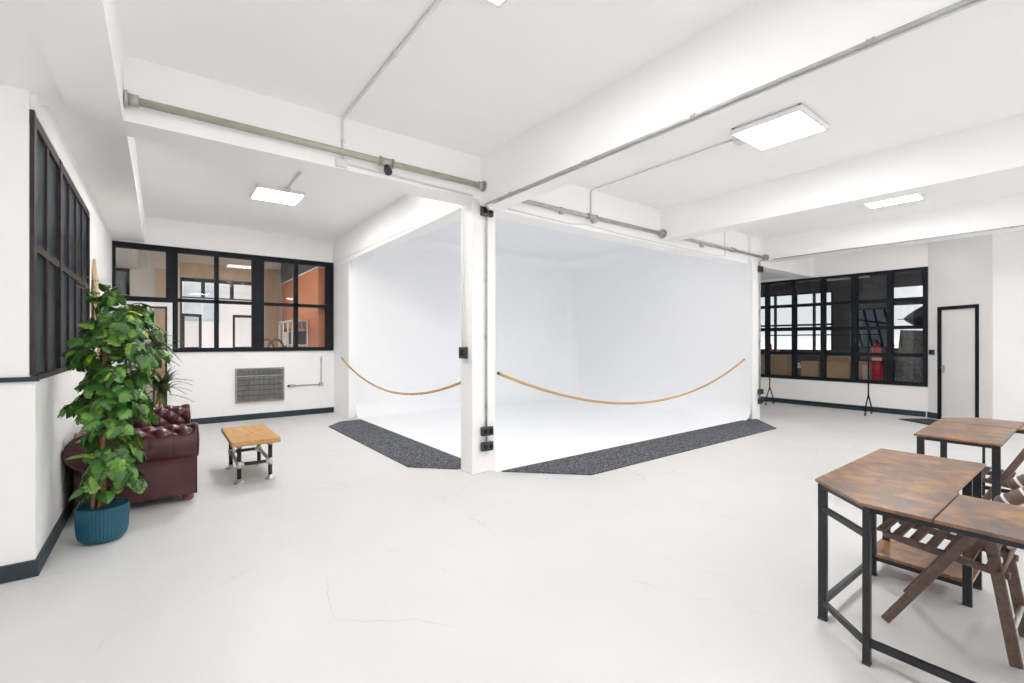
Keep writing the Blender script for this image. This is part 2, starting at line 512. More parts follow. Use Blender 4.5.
# ------------------------------------------------------------------ infinity cove
def cove():
    x1, y1, zt = 8.97, 9.12, 3.68
    rc, rf = .35, .3
    path = [((3.05, y1), (0, -1))]
    cx, cy = x1 - rc, y1 - rc
    for k in range(0, 13):
        a = PI / 2 - PI / 2 * k / 12
        path.append(((cx + rc * math.cos(a), cy + rc * math.sin(a)), (-math.cos(a), -math.sin(a))))
    path.append(((x1, 4.23), (-1, 0)))
    prof = [(rf + .05, .004)]
    for k in range(0, 13):
        a = -PI / 2 + PI / 2 * k / 12     # fillet between floor and wall
        prof.append((rf - rf * math.cos(a) if k else rf, rf + rf * math.sin(a) if k else .004))
    prof = [(rf + .02, .004)] + [(rf * (1 - math.sin(PI / 2 * k / 12)), rf * (1 - math.cos(PI / 2 * k / 12)) + .004) for k in range(0, 13)]
    rt = .3
    prof += [(rt * (1 - math.cos(PI / 2 * k / 8)), zt - rt + rt * math.sin(PI / 2 * k / 8)) for k in range(0, 9)]
    rows = []
    for (px, py), (nx, ny) in path:
        rows.append([(px + nx * d, py + ny * d, z) for d, z in prof])
    m = MB(); m.grid(rows, True)
    return m
struct('wall_cove', cove(), 'cove', 'seamless white infinity cove with curved walls')
struct('ceiling_cove', bx(3.04, 4.57, 3.685, 9.14, 9.14, 3.75), 'cove', 'white ceiling inside the cove')
struct('floor_cove', bx(3.06, 4.3, .0, 8.96, 9.1, .0035), 'cove', 'cool white floor of the infinity cove')
w = MB(); w.box(3.05, 9.14, 0, 9.15, 9.3, 3.9); w.box(8.99, 4.6, 0, 9.15, 9.3, 3.9)
struct('wall_partition', w, 'wall', 'white partition around the cove')
# small rounded corner at the top of the left opening
c = [(9.1, 3.06)] + [(9.1 - .24 + .24 * math.cos(R(t)), 3.06 - .24 + .24 * math.sin(R(t))) for t in range(0, 91, 10)]
m = MB(); n = len(c)
m.add([(2.95, y, z) for y, z in c] + [(3.05, y, z) for y, z in c], [tuple(range(n)), tuple(range(n, 2 * n))[::-1]] + [(i, n + i, n + (i + 1) % n, (i + 1) % n) for i in range(n)])
struct('trim_2', m, 'wall', 'small curved corner at the top of the left cove opening')

# ------------------------------------------------------------------ right end wall, dark window, door
XR = 12.08
w = MB()
w.box(XR, 2.29, 0, XR + .2, 9.3, .6); w.box(XR, 2.29, 2.985, XR + .2, 9.3, 3.6); w.box(XR, 5.98, .6, XR + .2, 9.3, 3.0)
w.add([(XR, 2.26, 0), (XR + .2, 2.2, 0), (XR + .2, 2.29, 0), (XR, 2.29, 0), (XR, 2.26, 3.6), (XR + .2, 2.2, 3.6), (XR + .2, 2.29, 3.6), (XR, 2.29, 3.6)], [(0, 3, 2, 1), (4, 5, 6, 7), (0, 1, 5, 4), (1, 2, 6, 5), (2, 3, 7, 6), (3, 0, 4, 7)])
struct('wall_right', w, 'wall', 'white wall beneath the dark window at the right')
struct('baseboard_right', bx(XR - .018, 2.30, 0, XR, 9.0, .11), 'skirt')
wr = win_frame('window_3', 'large black grid window in the right end wall', (XR, 4.1, .6))
f = MB()
x0, x1 = XR - .02, XR + .1
YW0, YW1 = 2.27, 5.98
f.box(x0, YW0, .6, x1, YW1, .675); f.box(x0, YW0, 2.93, x1, YW1, 2.985)
f.box(x0, YW0, .675, x1, YW0 + .075, 2.93); f.box(x0, YW1 - .06, .675, x1, YW1, 2.93)
VY = [(2.87, .095), (3.493, .11), (4.09, .085), (4.70, .085), (5.316, .085)]
for y, wd in VY:
    f.box(x0, y - wd / 2, .675, x1, y + wd / 2, 2.93)
ZR = [1.225, 1.79, 2.36]
for z in ZR:
    f.box(x0 + .01, YW0 + .07, z - .035, x1, YW1 - .05, z + .035)
f.build('window_frame', 'black', wr)
ye = [YW0 + .07] + [y for y, _ in VY] + [YW1 - .05]
ze = [.67] + ZR + [2.935]
for i in range(len(ye) - 1):
    for j in range(len(ze) - 1):
        a = ye[i] + .03; b = ye[i + 1] - .03
        bx(XR + .04, a, ze[j] + .02, XR + .044, b, ze[j + 1] - .02).build('pane', 'glass', wr)

# angled wall with the pale door
A0 = Vector((12.08, 2.27, 0)); A1 = Vector((11.41, 1.30, 0))
dd = (A1 - A0).normalized(); nn = Vector((-dd.y, dd.x, 0))
if nn.x > 0: nn = -nn
L = (A1 - A0).length
AM = Matrix(((dd.x, nn.x, 0, A0.x), (dd.y, nn.y, 0, A0.y), (0, 0, 1, 0), (0, 0, 0, 1)))   # local x along wall, y into room
m = MB(); m.box(0, -.2, 0, .215, 0, 3.6, AM); m.box(.215, -.2, 2.16, .95, 0, 3.6, AM); m.box(.95, -.2, 0, L, 0, 3.6, AM)
struct('wall_door', m, 'greywall', 'pale grey angled wall around the door at the right')
dm = MB(); dm.box(.0, 0, 0, .21, .018, .11, AM); dm.box(.95, 0, 0, L, .018, .11, AM)
struct('baseboard_door', dm, 'skirt')
struct('wall_end', bx(11.41, -3.0, 0, 11.6, 1.30, 3.6), 'wall', 'white wall at the right edge beyond the door')
d2 = sroot('door_2', 'plain pale grey door with black frame at the right', A0 + dd * .58)
f = MB(); f.box(.21, -.08, 0, .265, .02, 2.165, AM); f.box(.905, -.08, 0, .955, .02, 2.165, AM); f.box(.265, -.08, 2.105, .905, .02, 2.165, AM)
f.build('door_frame', 'black', d2)
leaf = MB().box(.268, -.05, .008, .902, -.01, 2.102, AM).build('door_leaf', 'greywall', d2)
hd = MB(); hd.box(.295, -.01, .90, .325, .0, 1.05, AM)
p0 = AM @ Vector((.31, .0, 1.0)); p1 = AM @ Vector((.31, .045, 1.0)); p2 = AM @ Vector((.40, .05, 1.0))
hd.tube([p0, p1, p2], .009, 8)
hd.build('handle', 'galv', leaf)

# ------------------------------------------------------------------ room beyond back left window
YF = 14.0
struct('ceiling_office', bx(-2.5, YB + .2, 3.72, 3.2, YF + .1, 3.85), 'cream', 'ceiling of the room behind the left window')
w = MB()
w.box(-2.5, YF, 0, .376, YF + .15, 3.72); w.box(.376, YF, 0, 2.2, YF + .15, 1.2); w.box(.376, YF, 3.09, 2.2, YF + .15, 3.72); w.box(2.2, YF, 0, 2.75, YF + .15, 3.72)
struct('wall_office', w, 'cream', 'far wall of the room behind the left window')
m = MB(); m.box(2.66, YB + .2, 0, 2.8, YF, 3.08)
struct('wall_orange', m, 'orange', 'orange wall of the room behind the left window')
m = MB(); m.box(2.64, YB + .2, 3.10, 2.8, YF, 3.72)
struct('trim_3', m, 'darkgrey', 'dark grey band above the orange wall')
struct('trim_4', bx(2.645, YB + .2, 3.075, 2.8, YF, 3.10), 'white', 'thin white line above the orange wall')
struct('wall_office_side', bx(-2.6, YB + .2, 0, -2.5, YF + .1, 3.72), 'cream', 'side wall of the room behind the left window')
struct('wall_pier', bx(-.09, YF - .12, 0, .10, YF, 3.25), 'tan', 'tan pilaster in the room behind the left window')
tag(bx(.376, YF - .09, 3.10, 2.2, YF - .02, 3.45).build('blind_pelmet', 'tan'), 'tan pelmet board above the far office window', 'pelmet')
cu = MB(); rows = []
for k in range(41):
    x = 2.235 + .33 * k / 40
    y = YF - .10 + .028 * math.sin(k * 1.25)
    rows.append([(x, y, .25), (x, y, 3.46)])
cu.grid(rows, True)
cu.grid([[(p[0], p[1] + .006, p[2]) for p in r][::-1] for r in rows], True)
tag(cu.build('curtain', 'tan'), 'tan full length curtain beside the orange wall', 'curtain')
wo = sroot('window_4', 'far window of the room behind the left window', (1.3, YF, 1.2))
f = MB(); f.box(.376, YF, 3.0, 2.2, YF + .1, 3.09); f.box(.376, YF, 1.2, 2.2, YF + .1, 1.27); f.box(.376, YF, 1.27, .42, YF + .1, 3.0); f.box(2.15, YF, 1.27, 2.2, YF + .1, 3.0)
for x in (.85, 1.478): f.box(x - .04, YF, 2.62, x + .04, YF + .1, 3.0)
f.box(.42, YF + .02, 2.585, 2.15, YF + .08, 2.62)
f.build('window_frame', 'black', wo)
bx(.42, YF + .05, 2.62, 2.15, YF + .054, 3.0).build('pane', 'glass', wo)
wd_ = sroot('window_7', 'narrow dark window at the left of the far office wall', (-.8, YF, 2.0))
f = MB(); f.box(-1.05, YF - .02, 1.3, -1.0, YF + .02, 3.2); f.box(-.64, YF - .02, 1.3, -.58, YF + .02, 3.2); f.box(-1.0, YF - .02, 3.12, -.64, YF + .02, 3.2); f.box(-1.0, YF - .02, 1.3, -.64, YF + .02, 1.37)
f.build('window_frame', 'black', wd_)
bx(-1.0, YF - .012, 1.37, -.64, YF - .004, 3.12).build('pane', 'blind', wd_)
def sash(x, wd, ang, m_='black'):
    mt = Matrix.Translation((x, YF + .05, 0)) @ Matrix.Rotation(R(ang), 4, 'Z')
    g = MB(); g.box(0, -.02, 1.28, .05, .02, 2.2, mt); g.box(wd - .05, -.02, 1.28, wd, .02, 2.2, mt); g.box(.05, -.02, 1.28, wd - .05, .02, 1.36, mt); g.box(.05, -.02, 2.13, wd - .05, .02, 2.2, mt)
    s = g.build('sash', m_, wo)
    MB().box(.05, -.003, 1.36, wd - .05, .003, 2.13, mt).build('pane', 'glass', s)
sash(.42, .5, 35); sash(1.5, .62, 0)
# white shelf unit and chairs in there
sh = thing('shelf_unit', 'white open shelf unit against the orange wall', 'shelf', (2.5, 11.6, 0))
m = MB(); X0, X1, Y0, Y1 = 2.3, 2.63, 11.0, 12.5
for z in (.05, .5, .95, 1.4, 1.95): m.box(X0, Y0, z, X1, Y1, z + .03)
m.build('shelves', 'white', sh)
m = MB()
for y in (Y0, 11.5, 12.0, Y1 - .03):
    m.box(X0, y, 0, X0 + .03, y + .03, 1.98); m.box(X1 - .03, y, 0, X1, y + .03, 1.98)
m.build('uprights', 'white', sh)
lab = ['black', 'paper', 'chairwood', 'darkgrey', 'orange']
for k, (y, z, h, mm) in enumerate([(11.1, 1.43, .3, 'black'), (11.25, 1.43, .36, 'paper'), (11.6, 1.43, .28, 'darkgrey'), (11.75, 1.43, .34, 'orange'), (12.15, 1.43, .3, 'paper'), (12.3, 1.43, .38, 'black')]):
    nm = {'black': 'black', 'paper': 'white', 'darkgrey': 'grey', 'orange': 'orange'}[mm]
    g = MB(); g.box(X0 + .05, y, z + .001, X1 - .02, y + .075, z + h)
    o = g.build('binder', mm, None, .004)
    tag(o, ['black binder on white shelf, nearest the studio window', 'white tall binder beside the black binder on shelf', 'grey binder in the middle bay of white shelf', 'orange binder in the middle bay of white shelf', 'white binder in the far bay of white shelf', 'tall black binder at far end of white shelf'][k], 'binder', 'binders on the white shelf')
def office_chair(x, y, label):
    t = thing('arched_chair', label, 'chair', (x, y, 0), 'arched chairs behind the glass')
    m = MB(); m.box(x - .2, y - .2, .44, x + .2, y + .2, .48); m.build('seat', 'bun', t, .01)
    for sx in (-.17, .17):
        for sy in (-.17, .17):
            MB().tube([(x + sx, y + sy, 0), (x + sx, y + sy, .44)], .016, 8).build('leg', 'bun', t)
    pts = [(x - .17, y + .18, .48), (x - .17, y + .2, 1.25)] + [(x - .17 * math.cos(R(a)), y + .2, 1.25 + .3 * math.sin(R(a))) for a in range(15, 166, 15)] + [(x + .17, y + .2, 1.25), (x + .17, y + .18, .48)]
    MB().tube(pts, .022, 8).build('backrest', 'bun', t)
office_chair(2.02, 12.2, 'reddish arched back chair behind the glass, nearer the tan curtain')
office_chair(2.05, 11.2, 'reddish arched back chair behind the glass, nearer the white shelf')
struct('ceiling_beam', bx(-.78, YB + .2, 3.22, -.42, YF, 3.72), 'white', 'white beam in the room behind the left window')
# house across the street
hs = thing('house', 'pale pink house across the street seen through the office window', 'building', (3, 23, -3))
m = MB(); m.box(-6, 22, -3, 14, 26, 9); m.build('facade', 'brick', hs)
for i in range(7):
    for z in (-.6, 2.3, 5.2):
        x = -4.5 + i * 2.6
        g = MB(); g.box(x - .1, 21.9, z - .1, x + 1.3, 22.0, z); g.box(x - .1, 21.92, z + 1.6, x + 1.3, 22.0, z + 1.72); g.box(x - .1, 21.92, z, x, 22, z + 1.6); g.box(x + 1.2, 21.92, z, x + 1.3, 22, z + 1.6); g.box(x + .57, 21.95, z, x + .63, 22, z + 1.6)
        wf = g.build('window_surround', 'stone', hs)
        bx(x, 21.98, z, x + 1.2, 21.995, z + 1.6).build('pane', 'housepane', wf)

# ------------------------------------------------------------------ room beyond the right window
struct('ceiling_store', bx(XR + .2, -.5, 3.6, 17.2, 9.0, 3.75), 'darkgrey', 'dark ceiling of the store room')
w = MB(); XF = 17.0
w.box(XF, -.5, 0, XF + .15, 3.15, 3.6); w.box(XF, 4.05, 0, XF + .15, 5.5, 3.6); w.box(XF, 3.15, 0, XF + .15, 4.05, 1.25); w.box(XF, 3.15, 3.08, XF + .15, 4.05, 3.6)
w.box(XF, 5.5, 0, XF + .15, 9, 1.2); w.box(XF, 5.5, 3.12, XF + .15, 9, 3.6)
struct('wall_store', w, 'darkgrey', 'dark far wall of the store room')
struct('wall_store_side', bx(XR + .2, 9.0, 0, 17.2, 9.15, 3.6), 'darkgrey', 'dark side wall of the store room')
struct('wall_store_end', bx(XR + .9, -.6, 0, 17.2, -.5, 3.6), 'darkgrey', 'dark end wall of the store room')
struct('wall_store_front', bx(XR + .2, 6.0, 0, XR + .25, 9, 3.6), 'darkgrey', 'dark inner face of the store room wall')
ws = sroot('window_5', 'tall bright window in the store room', (XF, 7.2, 1.2))
f = MB()
for y in (5.5, 6.02, 6.62, 7.22, 7.82, 8.42, 8.95): f.box(XF, y - .03, 1.2, XF + .1, y + .03, 3.12)
for z in (1.2, 1.95, 2.05, 2.72, 3.1): f.box(XF, 5.5, z - .03, XF + .1, 9, z + .03)
f.build('window_frame', 'black', ws)
bx(XF + .05, 5.5, 1.2, XF + .054, 9, 3.12).build('pane', 'glass', ws)
ws = sroot('window_6', 'narrow bright window at the right in the store room', (XF, 3.6, 1.25))
f = MB(); f.box(XF, 3.15, 1.25, XF + .1, 4.05, 1.31); f.box(XF, 3.15, 2.55, XF + .1, 4.05, 2.68); f.box(XF, 3.15, 1.31, XF + .1, 3.2, 3.08); f.box(XF, 4.0, 1.31, XF + .1, 4.05, 3.08)
f.build('window_frame', 'black', ws)
bx(XF + .05, 3.2, 1.31, XF + .054, 4.0, 3.08).build('pane', 'glass', ws)
struct('ceiling_beam', bx(XR + .4, 3.42, 2.965, XR + .8, 4.28, 3.6), 'white', 'short white beam inside the store room')
# tilted reflection of panes, modelled as a coloured board with slanted bars
bp = thing('reflection_panel', 'tilted window reflection built as a blue grey board with slanted bars', 'board', (XF - .1, 4.45, 1.3))
bx(XF - .06, 3.95, 1.35, XF - .02, 5.0, 2.45).build('panel', 'bluegrey', bp)
m = MB()
for y in (4.05, 4.3, 4.55, 4.8): m.bar((XF - .08, y - .12, 1.35), (XF - .08, y + .10, 2.45), .05, .03, (1, 0, 0))
m.bar((XF - .08, 3.95, 2.0), (XF - .08, 5.0, 2.2), .05, .03, (1, 0, 0))
m.build('bars', 'black', bp)
# work counter behind the glass with boxes
ct = thing('counter', 'long low black counter behind the dark window', 'counter', (12.65, 4.2, 0))
bx(12.32, 2.4, .55, 13.0, 5.9, .62).build('top', 'darkgrey', ct)
for y in (2.45, 4.2, 5.8):
    bx(12.36, y, 0, 12.96, y + .05, .55).build('support', 'darkgrey', ct)
def carton(x, y, z, sx, sy, sz, label, flaps=False, tape=True):
    t = thing('cardboard_box', label, 'box', (x, y, z), 'cardboard boxes behind the dark window')
    m = MB(); q = .004
    a, b, c, d = x - sx / 2, y - sy / 2, x + sx / 2, y + sy / 2
    m.box(a, b, z, c, d, z + .01); m.box(a, b, z, a + q, d, z + sz); m.box(c - q, b, z, c, d, z + sz); m.box(a + q, b, z, c - q, b + q, z + sz); m.box(a + q, d - q, z, c - q, d, z + sz)
    if not flaps: m.box(a + q, b + q, z + sz - .006, c - q, d - q, z + sz)
    m.build('carton', 'card', t)
    if flaps:
        g = MB(); g.bar((a, y, z + sz), (a - .06, y, z + sz + .10), sy, .004, (1, 0, 1)); g.build('flap', 'card', t)
        g = MB(); g.bar((c, y, z + sz), (c + .06, y, z + sz + .10), sy, .004, (1, 0, -1)); g.build('flap', 'card', t)
carton(12.62, 5.35, .621, .4, .78, .53, 'wide brown cardboard box behind glass, beside the cove end')
carton(12.62, 4.50, .621, .36, .36, .40, 'small brown cardboard box next to the brown glass jar')
carton(12.62, 3.96, .621, .4, .55, .42, 'brown cardboard box with open flaps behind the dark window', True)
carton(12.70, 3.50, .621, .3, .24, .42, 'narrow brown cardboard box beside the red fire extinguisher')
jar = thing('storage_jar', 'dark jar with white lid between two cardboard boxes', 'jar', (12.5, 4.75, .621))
MB().lathe([(.055, 0), (.065, .02), (.065, .2), (.05, .23)], 16, (12.5, 4.75, .621)).build('body', 'chairwood', jar)
MB().lathe([(.058, .225), (.058, .27), (.03, .3), (.03, .36)], 16, (12.5, 4.75, .621)).build('lid', 'paper', jar)
# shelf across the glass at sill height with small bits
tag(bx(12.9, 4.0, 1.16, 13.2, 8.0, 1.19).build('shelf_board', 'darkgrey'), 'long dark shelf board behind the cardboard boxes', 'shelf')
tag(MB().lathe([(.05, 0), (.055, .1), (.03, .14), (.045, .2), (.02, .26)], 14, (13.05, 5.66, 1.191)).build('spray_bottle', 'red'), 'red bottle standing on the shelf behind the dark window', 'bottle')
tag(MB().lathe([(.06, 0), (.07, .04), (.05, .09), (.0, .1)], 14, (13.05, 5.46, 1.191)).build('bowl', 'green'), 'green bowl on the shelf behind the dark window', 'bowl')
ex = thing('fire_extinguisher', 'tall red fire extinguisher behind the dark window', 'fire extinguisher', (12.62, 3.22, .621))
MB().lathe([(.085, 0), (.095, .02), (.095, .50), (.08, .56), (.07, .58), (.095, .62), (.095, .74), (.06, .80), (.03, .82)], 20, (12.62, 3.22, .621)).build('cylinder', 'red', ex)
m = MB(); m.lathe([(.03, .82), (.03, .88)], 10, (12.62, 3.22, .621)); m.box(12.54, 3.2, 1.50, 12.64, 3.24, 1.53); m.tube([(12.6, 3.22, 1.47), (12.55, 3.14, 1.45), (12.55, 3.10, 1.2), (12.56, 3.11, .95)], .012, 8)
m.build('valve', 'black', ex)
MB().lathe([(.0965, .46), (.0965, .52)], 20, (12.62, 3.22, .621)).build('label_band', 'paper', ex)
tag(MB().box(12.44, 3.34, .621, 12.47, 3.44, .98).build('folder', 'pink'), 'pink folder beside the red fire extinguisher', 'folder')
tag(MB().box(12.48, 3.33, .621, 12.51, 3.40, .92).build('folder', 'paper'), 'white folder beside the pink folder', 'folder')
# studio umbrella on stand
um = thing('studio_umbrella', 'big black studio umbrella on a stand behind the dark window', 'studio umbrella', (13.6, 2.55, 0))
ctr = Vector((13.75, 3.02, 2.02)); ax = Vector((.25, -1, .06)).normalized()
s = ax.cross(Vector((0, 0, 1))).normalized(); u2 = s.cross(ax)
def umb(off, rr, mat_, nm):
    rows = []
    for i in range(8):
        t = i / 7
        rad = rr * t
        rows.append([tuple(ctr + ax * (off + .62 * t ** 1.3) + (s * math.cos(2 * PI * k / 32) + u2 * math.sin(2 * PI * k / 32)) * rad * (1 - .05 * (1 - abs(math.cos(4 * 2 * PI * k / 32))) * t)) for k in range(32)])
    m = MB(); m.grid(rows, True, True); return m.build(nm, mat_, um)
umb(0, .42, 'umbrella', 'canopy'); umb(.015, .405, 'paper', 'lining')
MB().tube([ctr - ax * .1, ctr + ax * .7], .008, 8).build('shaft', 'black', um)
MB().tube([(13.75, 2.55, .0), (13.75, 2.55, 2.1), tuple(ctr + ax * .2)], .014, 8).build('pole', 'black', um)
for k in range(3):
    a = 2 * PI * k / 3
    MB().tube([(13.75, 2.55, .5), (13.75 + .45 * math.cos(a), 2.55 + .45 * math.sin(a), .01)], .011, 8).build('leg', 'black', um)
bd = thing('backdrop_panel', 'grey leaning backdrop panel behind the dark window', 'panel', (13.2, 2.7, 0))
MB().bar((13.2, 2.85, 0.02), (13.45, 2.75, 1.75), .5, .03, (1, 0, .1)).build('panel', 'meshdark', bd)

# ------------------------------------------------------------------ carpets
def mat_obj(poly, label):
    m = MB().prism(poly, .001, .014)
    return tag(m.build('carpet_mat', 'carpet', None), label, 'carpet mat', 'charcoal carpet mats before the cove')
mat_obj([(2.34, 5.12), (2.76, 4.68), (3.04, 4.68), (3.04, 8.76), (2.66, 8.76), (2.34, 8.38)], 'charcoal carpet mat on floor along the left cove opening')
mat_obj([(3.12, 4.29), (3.84, 3.57), (8.42, 3.55), (9.12, 4.2), (8.95, 4.29)], 'charcoal carpet mat on floor along the right cove opening')
dmn = MB(); dmn.prism([tuple((AM @ Vector(p))[:2]) for p in ((.22, .18, 0), (.87, .18, 0), (.87, .8, 0), (.22, .8, 0))], .001, .015)
tag(dmn.build('door_mat', 'umbrella'), 'black door mat on floor before the pale door', 'door mat')

# ------------------------------------------------------------------ ropes
def rope(a, b, low, frac, label, hook_a=None, hook_b=None):
    """hanging rope through a, low point, b (quadratic with shifted minimum)"""
    a, b = Vector(a), Vector(b)
    t = thing('barrier_rope', label, 'rope', (a + b) / 2, 'hemp barrier ropes across the cove openings')
    pts = []
    N = 60
    za, zb = a.z - low, b.z - low
    k = math.sqrt(za) / (math.sqrt(za) + math.sqrt(zb))
    for i in range(N + 1):
        q = i / N
        p = a.lerp(b, q)
        p.z = low + (za * ((k - q) / k) ** 2 if q < k else zb * ((q - k) / (1 - k)) ** 2)
        pts.append(p)
    MB().tube(pts, .017, 10).build('rope', 'rope', t)
    for p in (a, b):
        MB().sphere(p, .019, 10, 6).build('hook', 'plastic', t)
    return t
rope((2.905, 9.45, 1.16), (2.93, 4.67, 1.06), .70, .5, 'hemp rope slung across the left cove opening')
rope((3.125, 4.36, 1.13), (8.945, 4.36, 1.15), .57, .5, 'hemp rope slung across the right cove opening')

# ------------------------------------------------------------------ ceiling lights
def light(x, y, z, ztop, label, lamp='panel'):
    t = thing('ceiling_light', label, 'ceiling light', (x, y, z), 'flat square ceiling panels')
    h = .31
    m = MB(); e = .02
    m.box(x - h, y - h, z, x + h, y - h + e, z + .045); m.box(x - h, y + h - e, z, x + h, y + h, z + .045)
    m.box(x - h, y - h + e, z, x - h + e, y + h - e, z + .045); m.box(x + h - e, y - h + e, z, x + h, y + h - e, z + .045)
    m.box(x - h + e, y - h + e, z + .02, x + h - e, y + h - e, z + .045)
    m.build('frame', 'white', t)
    bx(x - h + e, y - h + e, z + .004, x + h - e, y + h - e, z + .018).build('diffuser', lamp, t)
    for sx in (-1, 1):
        for sy in (-1, 1):
            bx(x + sx * (h - .02) - .012, y + sy * (h - .02) - .012, z + .045, x + sx * (h - .02) + .012, y + sy * (h - .02) + .012, ztop).build('bracket', 'plastic', t)
    return t
light(4.68, 1.95, 3.49, ZC, 'large square ceiling light in front of the right cove opening')
light(8.16, 1.93, 3.49, ZC, 'square ceiling light near the door wall, partly behind a beam')
light(1.30, 1.93, 3.49, ZC, 'square ceiling light at the top edge of the photo')
light(1.34, 7.36, 3.59, 3.64, 'square ceiling light in the back left bay', 'baypanel')
for x in (4.4, 7.2):  # pair of unseen panels added to brighten the cove interior
    light(x, 5.05, 3.61, 3.685, 'unseen fill panel added inside the cove behind its header', 'dimfill')
light(13.2, 4.4, 3.5, 3.6, 'unseen fill panel added to the dark store room', 'softfill')  # added out of view so the cardboard boxes come out brighter
light(.9, 10.9, 3.66, 3.72, 'unseen fill panel added to the room behind the left window')  # added above the window head to light this room
light(1.75, 5.35, 3.59, 3.64, 'unseen fill panel added in the back left bay, behind the beam', 'softfill')  # hidden panel added to lift the left wall and bay floor
light(10.8, 2.6, 3.49, ZC, 'unseen fill panel added between the last beam and the dark window', 'dimfill')  # added behind the beam to brighten the right end walls
# panels added behind the viewer for even light, spaced like the visible row
for x in (1.3, 4.68, 8.16):
    light(x, -3.2, 3.49, ZC, 'unseen fill panel added behind the viewer')

# ------------------------------------------------------------------ pipes and conduits
def pipe(name, pts, r, material, label, cat, parts=(), n=12, group=None):
    c = Vector(pts[0])
    t = thing(name, label, cat, c, group)
    MB().tube(pts, r, n).build('pipe', material, t)
    for nm, mb, mm in parts:
        mb.build(nm, mm, t)
    return t
def flange(c, axis, r=.055, t=.02):
    c = Vector(c); a = Vector(axis)
    return MB().tube([c, c + a * t], r, 16).tube([c + a * t, c + a * (t + .06)], r * .68, 14)
def clamp(c, axis, r, l=.08):
    c = Vector(c); a = Vector(axis)
    m = MB().tube([c - a * l / 2, c + a * l / 2], r * 1.35, 12)
    for s_ in (-1, 1): m.tube([c + a * (s_ * l * .42), c + a * (s_ * l * .52)], r * 1.6, 12)
    return m
spot = MB().tube([(1.718, 4.24, 3.19), (1.718, 4.21, 3.135)], [.022, .034], 12).tube([(1.718, 4.21, 3.14), (1.715, 4.18, 3.10)], .036, 14)
pipe('pipe_rail', [(-.19, 4.235, 3.213), (2.84, 4.235, 3.213)], .029, 'beige', 'long beige steel pipe rail along the left beam', 'pipe rail',
     [('flange', flange((-.205, 4.235, 3.213), (1, 0, 0), .06), 'galv'), ('flange', flange((2.845, 4.235, 3.213), (-1, 0, 0), .06), 'galv'), ('coupling', clamp((1.718, 4.235, 3.213), (1, 0, 0), .029, .13), 'galv'), ('swivel', spot, 'plastic')])
pipe('pipe_rail', [(3.14, 4.25, 3.163), (6.16, 4.25, 3.163)], .026, 'galv', 'grey steel pipe rail over the right cove opening, nearer the pillar', 'pipe rail',
     [('flange', flange((3.13, 4.25, 3.163), (1, 0, 0), .06), 'galv'), ('flange', flange((6.17, 4.25, 3.163), (-1, 0, 0), .07), 'galv'), ('coupling', clamp((4.581, 4.25, 3.163), (1, 0, 0), .026, .16), 'galv'),
      ('clip', MB().tube([(4.014, 4.25, 3.19), (4.014, 4.25, 3.11)], .028, 10), 'galv'), ('clip', MB().tube([(4.62, 4.25, 3.17), (4.62, 4.25, 3.09)], .034, 10), 'galv')])
pipe('pipe_rail', [(6.47, 4.25, 3.17), (9.59, 4.25, 3.17)], .026, 'galv', 'grey steel pipe rail at the far right end of the cove', 'pipe rail',
     [('flange', flange((6.46, 4.25, 3.17), (1, 0, 0), .06), 'galv'), ('flange', flange((9.6, 4.25, 3.17), (-1, 0, 0), .07), 'galv'),
      ('clip', MB().tube([(7.273, 4.25, 3.18), (7.273, 4.25, 3.09)], .034, 10), 'galv'), ('coupling', clamp((8.3, 4.25, 3.17), (1, 0, 0), .026, .1), 'galv')])

def conduit(pts, r, material, label, clips=(), boxes=(), group=None):
    pts = [Vector(p) for p in pts]
    t = thing('conduit', label, 'conduit', pts[0], group)
    q = [pts[0]]
    for i in range(1, len(pts) - 1):      # rounded bends
        a, b, c = pts[i - 1], pts[i], pts[i + 1]
        d1 = (a - b); d2 = (c - b)
        k = min(.05, d1.length * .4, d2.length * .4)
        p0 = b + d1.normalized() * k; p2 = b + d2.normalized() * k
        for s_ in (0, .25, .5, .75, 1):
            q.append(p0 * (1 - s_) ** 2 + b * 2 * s_ * (1 - s_) + p2 * s_ ** 2)
    q.append(pts[-1])
    MB().tube(q, r, 8).build('tube', material, t)
    for c, a in clips:
        clamp(c, a, r, .03).build('clip', material, t)
    for b in boxes:
        bx(*b).build('junction_box', material, t, .004)
    return t
# along the beam toward the viewer, then down the pillar
cl = [((2.835, y, 3.005), (0, 1, 0)) for y in (.75, 1.72, 2.72, 3.75)]
conduit([(2.835, -3, 3.005), (2.835, 4.2, 3.005), (2.90, 4.27, 3.005), (2.97, 4.345, 3.005), (2.97, 4.378, 2.96), (2.97, 4.384, .25)], .012, 'conduit', 'grey conduit along the beam and down the pillar', cl + [((2.97, 4.384, z), (0, 0, 1)) for z in (2.2, 1.55, .75)])
conduit([(2.87, -3, 3.0), (2.87, 4.1, 3.0)], .010, 'offwhite', 'thin pale conduit beside the grey conduit on the long beam')
def switch(x, y, z, w, h, label, face='y', n=2, mt=None):
    t = thing('switch_box', label, 'switch', (x, y, z), 'black switch boxes')
    if mt is None:
        bx(x - w / 2, y - .05, z - h / 2, x + w / 2, y, z + h / 2).build('box', 'plastic', t, .006)
        for k in range(n):
            xx = x + (k - (n - 1) / 2) * w / n
            bx(xx - w / n * .25, y - .056, z - h * .25, xx + w / n * .25, y - .05, z + h * .25).build('rocker', 'black', t)
    else:
        MB().box(-w / 2, 0, -h / 2, w / 2, .04, h / 2, mt).build('box', 'plastic', t, .005)
        MB().box(-w / 4, .04, -h / 4, w / 4, .046, h / 4, mt).build('rocker', 'black', t)
    return t
switch(2.965, 4.39, 2.985, .155, .11, 'black switch box at the top of the central pillar')
switch(2.965, 4.388, .476, .15, .10, 'upper black socket box low on the central pillar')
